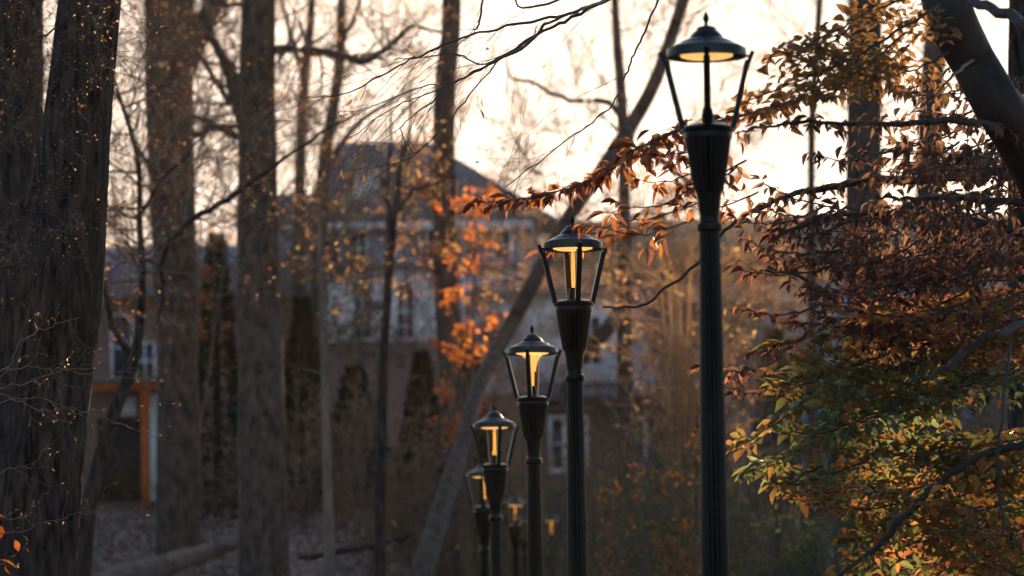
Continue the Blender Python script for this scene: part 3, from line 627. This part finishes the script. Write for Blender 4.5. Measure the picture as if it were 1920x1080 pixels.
for i, (px, py, d) in enumerate(TH):
    hi = py < 620
    pal = [BROWN + GOLD, BROWN + BURG, GOLD + BROWN, BROWN + OLIVE][i % 4] if not hi else GOLD + GOLD + BROWN
    bush('thicket_shrub', 'tangled bare brown shrub ' + where[i], 'shrub', px, py, d, rng.uniform(130, 190), rng.uniform(170, 250), 100 + i, 16 if not hi else 20, pal, .30 if not hi else .45, .075, lvl=3, nch=3 if not hi else 4, group='tangled bare shrubs in the wood', r=.012, up=.02, fan=1.5, kink=.24, twig=M_backlit if hi and i % 2 else None)
# leafy low shrubs near the lamp row
LOW = [(1130, 990, 36, GREEN, 'small dark green shrub left of the tallest pole'), (1220, 1010, 33, OLIVE + ORNG, 'olive and orange shrub at the bottom, left of the tallest pole'), (1290, 960, 38, OLIVE, 'olive shrub touching the tallest pole low down'), (1420, 1020, 34, GREEN + OLIVE, 'green shrub low right of the tallest pole'), (880, 1020, 50, GREEN, 'green shrub behind the leftmost lamp'), (1080, 1060, 58, GREEN + OLIVE, 'green shrub at the foot of the second lamp'), (720, 1010, 50, BROWN + OLIVE, 'brownish low shrub left of the leaning trunk'),
       (950, 1040, 60, OLIVE + GREEN, 'olive shrub behind the small distant lamps'), (1550, 1040, 32, GREEN, 'dark green shrub under the yellow beech leaves'), (1750, 1040, 30, GREEN, 'dark green shrub under the beech branch near the right edge')]
for i, (px, py, d, pal, lab) in enumerate(LOW):
    bush('leafy_shrub', lab, 'shrub', px, py, d, 190, 200, 200 + i, 22, pal, .8, .075, lvl=3, nch=3, group='low leafy shrubs by the lamps', r=.008)

# far off wood that closes the view
def far_wood():
    rng = random.Random(9); lines, tips = [], []
    for i in range(260):
        y = rng.uniform(104, 150) * K; x = rng.uniform(-34, 36); gz = ground_z(x, y); zt = P(900, rng.uniform(400, 520), y).z
        h = max(5, zt - gz); p = Vector((x, y, gz)); top = Vector((x + rng.gauss(0, .5), y, gz + h * .75)); lines.append((smooth_path([p, (p + top) / 2 + Vector((rng.gauss(0, .3), 0, 0)), top], 3), np.linspace(.16, .05, 7)))
        for k in range(7):
            t = rng.uniform(.25, 1); q = p.lerp(top, t); az = rng.uniform(0, 6.283); grow(lines, tips, q, Vector((math.cos(az), math.sin(az), rng.uniform(.1, 1))).normalized(), h * .28 * rng.uniform(.6, 1.2), .05, 2, rng, .06, .2, 3, .6, rmin=.012)
    mb = MB(); mb.tubes(lines, 3, c=(.9, .9, .9)); mb.c = [np.broadcast_to(np.array((.16, .11, .085), np.float32), (len(v), 3)) for v in mb.v]; leaf_cloud(mb, tips, rng, BROWN + GOLD, .28, .8, jit=.3)
    tag(mb.build('far_wood', M_far), 'far off brown wood on the hill behind the houses', 'wood', kind='stuff')
far_wood()
# leaf litter and brambles on the bank
def litter():
    rng = random.Random(21); pos, ax, nr, ln, cs = [], [], [], [], []
    for _ in range(26000):
        y = rng.uniform(36, 72) * K; x = rng.uniform(-.24, .16) * y / K; pos.append((x, y, ground_z(x, y) + rng.uniform(.02, .14))); ax.append((rng.gauss(0, 1), rng.gauss(0, 1), rng.gauss(0, .3))); nr.append((rng.gauss(0, .5), rng.gauss(0, .5), 1)); ln.append(rng.uniform(.07, .18)); c = rng.choice([(.40, .34, .31), (.28, .21, .18), (.50, .45, .42), (.16, .10, .08), (.26, .13, .09)]); cs.append(c)
    mb = MB(); ln = np.array(ln); mb.leaves(pos, ax, nr, ln, ln * .6, cs, simple=True, fold=.4, curl=.3); tag(mb.build('leaf_litter', M_dry), 'dry pale leaf litter covering the wooded bank', 'leaf litter', kind='stuff')
    lines, tips = [], []
    for _ in range(900):
        y = rng.uniform(38, 72) * K; x = rng.uniform(-.24, .20) * y / K; p = Vector((x, y, ground_z(x, y) - .02)); grow(lines, tips, p, Vector((rng.gauss(0, .5), rng.gauss(0, .5), 1)).normalized(), rng.uniform(.5, 1.5), .008, 1, rng, -.08, .2, 3, .6, rmin=.003)
    mb = MB(); mb.tubes(lines, 3, c=(.9, .9, .9)); mb.c = [np.broadcast_to(np.array((.12, .085, .07), np.float32), (len(v), 3)) for v in mb.v]; leaf_cloud(mb, tips, rng, BROWN + GREEN, .08, .35, jit=.05)
    tag(mb.build('undergrowth', M_far), 'tangled dry brambles and stalks on the wooded bank', 'undergrowth', kind='stuff')
litter()
# fallen logs
def log(label, pts, seed):
    A, r = pix_path(pts, 5, .02, random.Random(seed)); c = Vector(A[len(A) // 2]); root = empty('fallen_log', c, label, 'log'); build_at(trunk_mesh(A, r, 16, .12), 'log_bark', M_bark3 if seed == 1 else M_bark, root, True)
    mb = MB(); 
    for e, k in ((0, 1), (-1, -2)):
        n = (A[e] - A[k]); n /= np.linalg.norm(n); u = np.cross(n, (0, 0, 1)); u /= np.linalg.norm(u); v = np.cross(n, u); ring = [A[e] + n * .004 + (u * math.cos(t) + v * math.sin(t)) * r[e] * .93 for t in np.linspace(0, 6.283, 13)[:-1]]
        mb.add(np.array([A[e] + n * .006] + ring), None, [(0, i + 1, (i + 1) % 12 + 1) for i in range(12)])
    build_at(mb, 'sawn_end', M_bark3, root)
log('pale thick fallen log at the bottom left beside the furrowed trunk', [(150, 1125, 40, 52), (215, 1092, 40.5, 54), (280, 1072, 41, 48), (340, 1050, 41.5, 40), (400, 1032, 42, 30), (470, 1008, 42, 22)], 1)
log('dark thin fallen limb lying on the bank below the sapling', [(560, 1045, 42, 10), (620, 1038, 42, 13), (690, 1022, 42.5, 13), (740, 1010, 43, 10), (780, 1002, 43, 6)], 2)

# ---------------------------------------------------------------- the near beech tree at right, built spray by spray
def beech():
    rng = random.Random(5)
    tb = P(1905, 700, 16.5 * K); gz = ground_z(tb.x, 16.5 * K)
    pts, rad = pix_path([(1755, -160, 16.2, 95), (1768, -40, 16.2, 96), (1782, 30, 16.2, 94), (1822, 110, 16.3, 88), (1868, 190, 16.3, 92), (1915, 260, 16.4, 98), (1965, 350, 16.5, 108), (2020, 560, 16.5, 116), (2040, 900, 16.5, 124)], 8)
    m_ = 14; lp = pts[-1]; tail = np.array([lp + np.array([0, 0, -1]) * (lp[2] - gz + .2) * (i / m_) for i in range(1, m_ + 1)]); pts = np.vstack([pts, tail]); rad = np.concatenate([rad, np.linspace(rad[-1], rad[-1] * 1.4, m_)])
    root = empty('beech_tree', (lp[0], lp[1], gz), 'near beech with dark leaning trunk and brown, orange and green leaves filling the right side', 'tree')
    build_at(trunk_mesh(pts, rad, 40, .08), 'trunk', M_beech, root, True)
    ends = MB()
    def limb(px, m=M_beech, name='limb', sides=9, wob=.008, lab=None):
        A, r = pix_path(px, 5, wob, rng); o = build_at(trunk_mesh(A, r, sides, .1, nz=3), name, m, root, True)
        if lab: o['label'] = lab
        return A, r
    def spray_group(name, lab, pal, mats, specs, size, droop, ldens=1.0, dry=False):
        lines = []; pos, ax, nr, ln, wd, cs, fo, cu = [], [], [], [], [], [], [], []
        for (A, r, side_len, step) in specs:
            L_ = np.concatenate([[0], np.cumsum(np.linalg.norm(np.diff(A, axis=0), axis=1))]); tot = L_[-1]; t = .1; k = 0
            up = Vector((rng.gauss(0, .3), rng.gauss(-.75, .35), 1)).normalized()
            lines.append((A, np.maximum(r, .0015)))
            def place(pp, dd, sgn, u):
                for _ in range(1):
                    if rng.random() > ldens: return
                    s_ = size * rng.uniform(.42, 1.25); sd = dd.cross(u).normalized() * sgn
                    a_ = (dd * rng.uniform(.4, .9) + sd * rng.uniform(.5, 1) + rvec(rng) * .22 + Vector((0, 0, -droop * rng.uniform(0, 1.6)))).normalized()
                    pos.append(tuple(pp)); ax.append(tuple(a_)); nn = (u + rvec(rng) * (.4 if not dry else .9)); nr.append(tuple(nn)); ln.append(s_); wd.append(s_ * (rng.uniform(.42, .52) if not dry else rng.uniform(.2, .42)))
                    fo.append(rng.uniform(.1, .45) if not dry else rng.uniform(.4, 1.2)); cu.append(rng.uniform(-.1, .3) if not dry else rng.uniform(-.25, .5))
                    c = rng.choice(pal); kk = rng.uniform(.75, 1.25); cs.append([min(.9, x * kk) for x in c])
            while t < tot:
                q = Vector([float(np.interp(t, L_, A[:, j])) for j in range(3)]); q2 = Vector([float(np.interp(t + .05, L_, A[:, j])) for j in range(3)]); d = (q2 - q)
                if d.length < 1e-5: d = Vector(A[-1] - A[-2])
                d.normalize(); sg = 1 if k % 2 else -1; sd = d.cross(up).normalized() * sg
                frac = t / tot; SL = side_len * (1.1 - .8 * frac) * rng.uniform(.5, 1.2)
                dd = (d * .75 + sd * .75 + rvec(rng) * .15).normalized(); n = max(3, int(SL / .055)); p = q.copy(); pl = [tuple(p)]
                for i in range(n):
                    dd = (dd + rvec(rng) * .07 + Vector((0, 0, -.018))).normalized(); p = p + dd * SL / n; pl.append(tuple(p)); place(p, dd, 1 if i % 2 else -1, up)
                place(p, dd, rng.choice((-1, 1)) * .2, up)
                lines.append((pl, np.linspace(.0032, .0012, len(pl)))); place(q, d, sg, up)
                t += step * rng.uniform(.6, 1.4); k += 1
            e = Vector(A[-1]); place(e, Vector(A[-1] - A[-2]).normalized(), .1, up)
        mb = MB(); mb.tubes(lines, 5); build_at(mb, 'twigs', M_twigd, root)
        mb = MB(); mb.leaves(pos, ax, nr, ln, wd, cs, fo, cu); o = build_at(mb, name, mats, root); o['label'] = lab; print(lab, len(pos))
    def S_(px, sl, step, n=5):
        A, r = pix_path(px, n, .006, rng); return (A, r, sl, step)
    def rand_paths(n, x0, x1, y0, y1, d0, d1, length, slope, sl, step, w=5):
        out = []
        for _ in range(n):
            px = rng.uniform(x0, x1); py = rng.uniform(y0, y1); d = rng.uniform(d0, d1); L = length * rng.uniform(.6, 1.3); s_ = slope + rng.gauss(0, .14)
            pp = [(px + L * (1 - t), py - s_ * L * (1 - t) + 18 * math.sin(t * 3), d + .25 * (1 - t), w * (1 - .7 * t)) for t in (0, .33, .66, 1)]
            out.append(S_(pp, sl, step))
        return out
    # structural limbs
    L1 = limb([(1900, 250, 16.4, 16), (1860, 232, 16.2, 14), (1760, 228, 16, 12), (1640, 232, 15.8, 9), (1540, 230, 15.6, 7), (1450, 236, 15.5, 5), (1390, 245, 15.5, 4)])
    L2 = limb([(1990, 385, 16.5, 18), (1860, 376, 16.4, 13), (1780, 370, 16.2, 11), (1700, 371, 16, 8), (1640, 368, 16, 5)])
    L3 = limb([(1970, 300, 17, 18), (1800, 330, 18, 16), (1640, 338, 18.4, 15), (1560, 350, 18.6, 13), (1480, 366, 18.8, 10), (1410, 398, 19, 8), (1360, 430, 19, 7), (1315, 485, 19, 6), (1260, 532, 19, 5.5), (1200, 572, 19, 5), (1130, 576, 19, 3.5)])
    L4 = limb([(2040, 800, 16.5, 24), (1910, 838, 16.5, 17), (1850, 850, 16.5, 16), (1780, 890, 16.5, 14), (1710, 955, 16.5, 13), (1640, 1030, 16.5, 10), (1560, 1090, 16.5, 8)])
    L5 = limb([(2000, 455, 16.8, 18), (1800, 410, 17.2, 14), (1700, 395, 17.3, 14), (1660, 400, 17.3, 12), (1560, 405, 17.3, 9), (1460, 440, 17.3, 7)])
    L6 = limb([(2030, 580, 16.3, 20), (1880, 620, 15.7, 15), (1820, 650, 15.6, 12), (1770, 690, 15.5, 10), (1700, 720, 15.4, 7)])
    limb([(1895, 640, 15.6, 6), (1886, 720, 15.4, 6), (1872, 850, 15.3, 6), (1880, 1000, 15.3, 5)]); limb([(1800, 600, 17, 8), (1640, 590, 17, 7), (1560, 560, 17, 6), (1500, 520, 17, 6), (1440, 500, 17, 5)])
    limb([(1820, 0, 15.6, 18), (1870, 20, 15.4, 20), (1930, 50, 15.2, 24)]); limb([(1828, 110, 16.3, 8), (1790, 140, 15.6, 6), (1740, 190, 15.4, 4), (1700, 215, 15.4, 3)])
    # bare twigs hanging over the middle of the picture
    bare = [[(1760, -150, 16.2, 30), (1600, -170, 16.5, 24), (1400, -120, 17, 18), (1240, -40, 17.4, 10), (1130, 5, 17.5, 6), (1060, 28, 17.5, 5), (980, 45, 17.5, 5), (900, 62, 17.5, 4), (820, 90, 17.5, 4), (760, 118, 17.5, 3), (700, 150, 17.5, 3), (640, 176, 17.5, 2), (560, 183, 17.5, 1.5)],
            [(1240, -40, 17.4, 8), (1135, 0, 17.3, 6), (1060, 40, 17.3, 6), (1010, 62, 17.3, 5), (960, 95, 17.3, 4), (900, 130, 17.3, 4), (850, 155, 17.3, 3), (800, 178, 17.3, 2.5), (740, 200, 17.3, 2), (650, 260, 17.3, 1.5)],
            [(1135, 0, 17.3, 5), (1080, 22, 17, 5), (1020, 48, 17, 5), (985, 85, 17, 5), (930, 118, 17, 4), (860, 150, 17, 3), (810, 190, 17, 3), (770, 220, 17, 2), (752, 240, 17, 2), (760, 265, 17, 2), (775, 285, 17, 1.5)],
            [(1010, 62, 17.3, 4), (960, 95, 17.2, 4), (900, 120, 17.2, 3), (860, 103, 17.2, 3), (790, 106, 17.2, 2), (740, 112, 17.2, 1.5)],
            [(1260, -40, 17, 5), (1235, 0, 17, 4), (1205, 70, 17, 4), (1185, 110, 17, 3.5), (1170, 150, 17, 3.5), (1155, 185, 17, 3), (1110, 230, 17, 2.5), (1060, 265, 17, 2.5), (1000, 310, 17, 2), (945, 352, 17, 1.5)],
            [(930, 118, 17, 3), (870, 190, 17, 2.5), (820, 250, 17, 2), (760, 300, 17, 1.8), (700, 312, 17, 1.4)],
            [(1400, -120, 17, 8), (1200, -60, 17, 6), (1000, 15, 17, 4), (960, -10, 17, 3), (940, -40, 17, 2)], [(905, -40, 17, 4), (903, 20, 17, 4), (898, 45, 17, 4), (888, 60, 17, 2), (870, 80, 17, 1.5)],
            [(850, 155, 17.3, 2.5), (780, 165, 17.3, 2), (700, 200, 17.3, 1.6), (640, 210, 17.3, 1.2)], [(320, -30, 17, 9), (165, -20, 17, 8), (172, 30, 17, 7), (178, 70, 17, 6), (183, 110, 17, 5), (184, 130, 17, 4)]]
    rngb = random.Random(3); lines = []; tips = []
    for b in bare[:-1]:
        A, r = pix_path([(q[0], q[1], q[2], q[3] * 1.15) for q in b], 5, .006, rngb); lines.append((A, r))
        for k in range(18 if len(b) > 9 else 4, len(A) - 2, 3): grow(lines, tips, Vector(A[k]), (Vector(A[k + 1] - A[k]).normalized() + rvec(rngb) * .5 + Vector((0, 0, -.2))).normalized(), rngb.uniform(.25, .9), .0028, 2, rngb, -.03, .12, 2, .6, rmin=.0012)
    mb = MB(); mb.tubes(lines, 5); build_at(mb, 'bare_twigs', M_twigd, root)['label'] = 'fine bare dark twigs hanging across the sky'
    mb = MB(); leaf_cloud(mb, rngb.sample(tips, 14), rngb, BROWN, .07, 1, simple=False); build_at(mb, 'foliage', M_dry, root)['label'] = 'few single dead leaves on the bare twigs'
    YG = [(.19, .18, .04), (.13, .155, .04), (.24, .20, .045), (.10, .12, .035)]; YO = [(.30, .155, .035), (.25, .11, .03), (.20, .14, .035)]; CU = [(.50, .18, .05), (.58, .24, .07), (.36, .13, .05)]; DR = [(.13, .07, .05), (.20, .10, .06), (.09, .055, .05), (.26, .14, .08)]; GB = [(.12, .18, .08), (.17, .23, .11), (.09, .12, .06)]
    # copper branch reaching far left past the tallest lamp
    cop = [S_([(1480, 190, 15.5, 6), (1400, 215, 15.8, 6), (1290, 240, 16, 6), (1230, 262, 16.2, 5), (1160, 300, 16.4, 4), (1090, 345, 16.6, 4), (1010, 366, 16.8, 3), (940, 378, 17, 2), (880, 378, 17, 1.5)], .22, .085),
           S_([(1230, 262, 16.2, 4), (1170, 300, 16, 3), (1130, 330, 16, 2), (1090, 342, 16, 2)], .12, .07), S_([(1300, 410, 16, 4), (1250, 430, 16, 3), (1200, 440, 16, 3), (1130, 430, 16, 2), (1090, 420, 16, 2)], .2, .12),
           S_([(1400, 300, 16, 4), (1320, 340, 16, 3), (1250, 380, 16, 3), (1180, 392, 16, 2), (1135, 398, 16, 2)], .25, .11), S_([(1310, 380, 19, 3), (1240, 405, 19, 3), (1160, 418, 19, 2.4), (1100, 440, 19, 2), (1010, 472, 19, 1.5)], .1, .16)]
    cop += rand_paths(7, 1180, 1290, 250, 420, 15.2, 17, 130, .3, .25, .12, 4)
    spray_group('foliage', 'copper orange leaves on the branch reaching left past the tallest lamp', [(.34, .11, .035), (.42, .16, .05), (.22, .075, .035), (.16, .06, .04)], M_dry, cop, .125, .6, .72, True)
    g1 = [S_([(1760, 10, 15.6, 7), (1680, 60, 15.4, 6), (1600, 110, 15.3, 5), (1500, 150, 15.2, 4), (1400, 190, 15.2, 3)], .42, .055), S_([(1740, -20, 15.8, 6), (1640, 20, 15.7, 5), (1540, 70, 15.6, 4), (1440, 110, 15.6, 3)], .32, .07), S_([(1700, 60, 15.2, 5), (1600, 140, 15.2, 4), (1500, 180, 15.2, 3), (1430, 215, 15.2, 2)], .3, .06)]
    g1 += rand_paths(5, 1420, 1600, 80, 190, 14.8, 15.8, 150, .25, .3, .07)
    spray_group('foliage', 'golden brown leaves of the high branch under the bright sky', [(.32, .15, .04), (.26, .14, .04), (.36, .17, .05), (.18, .11, .035)], M_leaf, g1, .10, .1)
    g2 = [(L1[0], L1[1], .35, .08), (L2[0], L2[1], .4, .08), (L3[0][:22], L3[1][:22], .4, .13), (L5[0], L5[1], .4, .09)]
    g2 += rand_paths(16, 1390, 1880, 230, 400, 15.6, 18.5, 170, .12, .28, .10) + rand_paths(18, 1390, 1880, 380, 500, 16.4, 18.8, 190, .12, .34, .09) + rand_paths(16, 1640, 1860, 140, 330, 16.9, 18.5, 150, .3, .28, .11)
    spray_group('foliage', 'curled dry brown leaves hanging on the middle branches', DR + DR + DR + [(.34, .13, .05)], M_dry, g2, .10, 1.0, .9, True)
    g3 = rand_paths(32, 1370, 1880, 430, 660, 16.2, 18.8, 200, .1, .36, .10) + rand_paths(10, 1280, 1400, 640, 720, 17, 18, 160, .1, .22, .12, 3)[:3]
    spray_group('foliage', 'dark rust brown leaves behind the green ones', [(.12, .045, .035), (.16, .055, .035), (.08, .038, .033), (.24, .085, .04)], M_dry, g3, .10, .6, .95, True)
    g4 = rand_paths(14, 1480, 1850, 560, 640, 16.6, 18.6, 220, .05, .36, .08)
    spray_group('foliage', 'orange brown flat leaves along the upper edge of the green foliage', CU + YO, M_leaf, g4, .12, .1)
    g5 = [S_([(1930, 560, 17.7, 7), (1760, 590, 17.4, 6), (1640, 612, 17.2, 4), (1540, 628, 17.2, 3), (1455, 645, 17.2, 2)], .3, .06), S_([(1900, 640, 17.7, 7), (1740, 672, 17.2, 6), (1600, 715, 17.0, 5), (1500, 765, 17.0, 4), (1430, 810, 17.0, 3), (1378, 838, 17.0, 2)], .34, .055)] + rand_paths(8, 1430, 1880, 600, 740, 16.4, 18.4, 230, .2, .34, .07)
    spray_group('foliage', 'yellow green flat leaves of the middle sprays', YG + YO, M_leaf, g5, .135, .05)
    g6 = [S_([(1920, 690, 17.5, 7), (1760, 735, 17.0, 6), (1600, 790, 16.8, 5), (1500, 845, 16.8, 4), (1415, 880, 16.8, 2)], .36, .055)] + rand_paths(8, 1420, 1880, 740, 890, 16.4, 18.2, 230, .22, .36, .065)
    spray_group('foliage', 'blue green lower leaves of the hanging sprays', GB + YG + YO[:2], M_leaf, g6, .125, .02)
    g7 = [(L4[0], L4[1], .4, .08)] + rand_paths(24, 1440, 1880, 900, 1090, 16.4, 18.4, 200, .12, .36, .07) + rand_paths(12, 1650, 1900, 830, 950, 16.6, 18.0, 150, .1, .3, .08)
    spray_group('foliage', 'yellow and orange leaves around the lowest branch', YO + CU + YG, M_leaf, g7, .12, .15)
    # one dark hanging twig over the left trunk belongs to the overhead growth of the oak: built separately below
    return bare[-1]
hang = beech()
tb_ = tree('hanging_branch_tree', 'thin dark stem with twigs crossing in front of the furrowed trunk at the top left', 'tree',
     [(150, -200, 20, 6), (60, -100, 20, 10), (-40, 0, 20, 14), (-60, 400, 20, 18), (-70, 1080, 20, 24)],
     limbs=[[(-40, 0, 20, 9), (60, -60, 20, 9), (160, -30, 20, 8), (172, 30, 20, 7), (178, 70, 20, 6), (182, 110, 20, 5), (184, 130, 20, 3)],
            [(-50, 130, 20, 7), (20, 90, 20, 5), (90, 60, 20, 4), (130, 30, 20, 3)], [(-50, 60, 20, 7), (20, 140, 20, 5), (70, 190, 20, 3), (90, 240, 20, 2)], [(-50, 330, 20, 6), (30, 390, 20, 4), (90, 400, 20, 3), (160, 450, 20, 1.5)], [(-50, 520, 20, 6), (20, 495, 20, 9), (42, 490, 20, 9), (52, 450, 20, 5)]],
     seed=60, bark=M_twigd, sub=(1, .45, 2), sides=10, twigmat=M_twigd, leafpal=GOLD, leafdens=.12, leafsize=.028, kink=.22)
# lit curly twigs at lower left
def curly():
    rng = random.Random(8); base = P(-40, 1080, 17.5 * K); gz = ground_z(base.x, 17.5 * K); root = empty('witch_hazel', (base.x, 17.5 * K, gz), 'wiry shrub with curly sunlit twigs and few orange leaves before the furrowed trunk', 'shrub')
    lines, tips = [], []
    paths = [[(-60, 1100, 17.5, 14), (-50, 900, 17.5, 10), (-30, 720, 17.5, 8), (30, 690, 17.5, 4), (90, 690, 17.5, 3), (160, 700, 17.5, 3), (240, 708, 17.5, 2), (300, 716, 17.5, 1.6)],
             [(-30, 720, 17.5, 6), (20, 745, 17.5, 4), (80, 770, 17.5, 3), (130, 770, 17.5, 2.5), (190, 800, 17.5, 1.6)], [(-30, 740, 17.5, 5), (10, 700, 17.5, 3), (40, 640, 17.5, 3), (90, 615, 17.5, 2.5), (150, 595, 17.5, 2)],
             [(-30, 760, 17.5, 5), (60, 745, 17.5, 3), (150, 770, 17.5, 2.5), (240, 800, 17.5, 2), (320, 828, 17.5, 1.4)], [(-50, 900, 17.5, 6), (10, 880, 17.5, 3), (60, 870, 17.5, 2), (90, 830, 17.5, 1.5)],
             [(-50, 1000, 17.5, 6), (20, 1000, 17.5, 3), (80, 980, 17.5, 2.5), (140, 965, 17.5, 1.6), (200, 950, 17.5, 1.2)], [(-50, 960, 17.5, 5), (10, 975, 17.5, 3), (60, 960, 17.5, 2)], [(-50, 1080, 17.5, 5), (-10, 1060, 17.5, 4), (20, 1060, 17.5, 2)], [(-30, 740, 17.5, 4), (50, 715, 17.5, 3), (140, 690, 17.5, 2.5), (250, 700, 17.5, 2), (310, 690, 17.5, 1.2)]]
    for pth in paths:
        A, r = pix_path([(q[0], q[1], q[2], q[3] * .62) for q in pth], 6, .01, rng); lines.append((A, r))
        for k in range(6 if len(pth) < 8 else 20, len(A) - 1, 2):
            grow(lines, tips, Vector(A[k]), (Vector(A[min(k + 1, len(A) - 1)] - A[k - 1]).normalized() + rvec(rng) * .9).normalized(), rng.uniform(.06, .32), .0022, 1, rng, .05, .35, 2, .5, rmin=.0012)
    mb = MB(); mb.tubes(lines, 5); build_at(mb, 'twigs', M_gold, root)
    mb = MB(); lv = [(P(0, 985, 17.5 * K), Vector((.3, 0, -1)), 0), (P(8, 970, 17.5 * K), Vector((-1, 0, .2)), 0), (P(28, 1012, 17.5 * K), Vector((.1, 0, -1)), 0), (P(0, 1050, 17.5 * K), Vector((.8, 0, -.6)), 0), (P(10, 1060, 17.5 * K), Vector((.5, 0, -1)), 0)]; leaf_cloud(mb, lv, rng, ORNG, .11, 1, False, jit=.005)
    leaf_cloud(mb, tips, rng, GOLD, .022, .25, False, jit=.004); build_at(mb, 'foliage', M_leaf, root)
curly()

# ---------------------------------------------------------------- thin autumn haze
hz = MB(); hz.box((-60, -60, -3), (70, 430, 62)); hm = bpy.data.materials.new('haze_air'); hm.use_nodes = True; n_ = hm.node_tree
n_.nodes.remove(n_.nodes['Principled BSDF']); pv = n_.nodes.new('ShaderNodeVolumePrincipled'); pv.inputs['Color'].default_value = (.95, .93, .92, 1); pv.inputs['Density'].default_value = .000012; pv.inputs['Anisotropy'].default_value = .75
n_.links.new(pv.outputs[0], n_.nodes['Material Output'].inputs['Volume'])
USE_HAZE = True
if USE_HAZE: tag(hz.build('haze', hm), 'thin pale haze filling the wood', 'haze', kind='stuff')
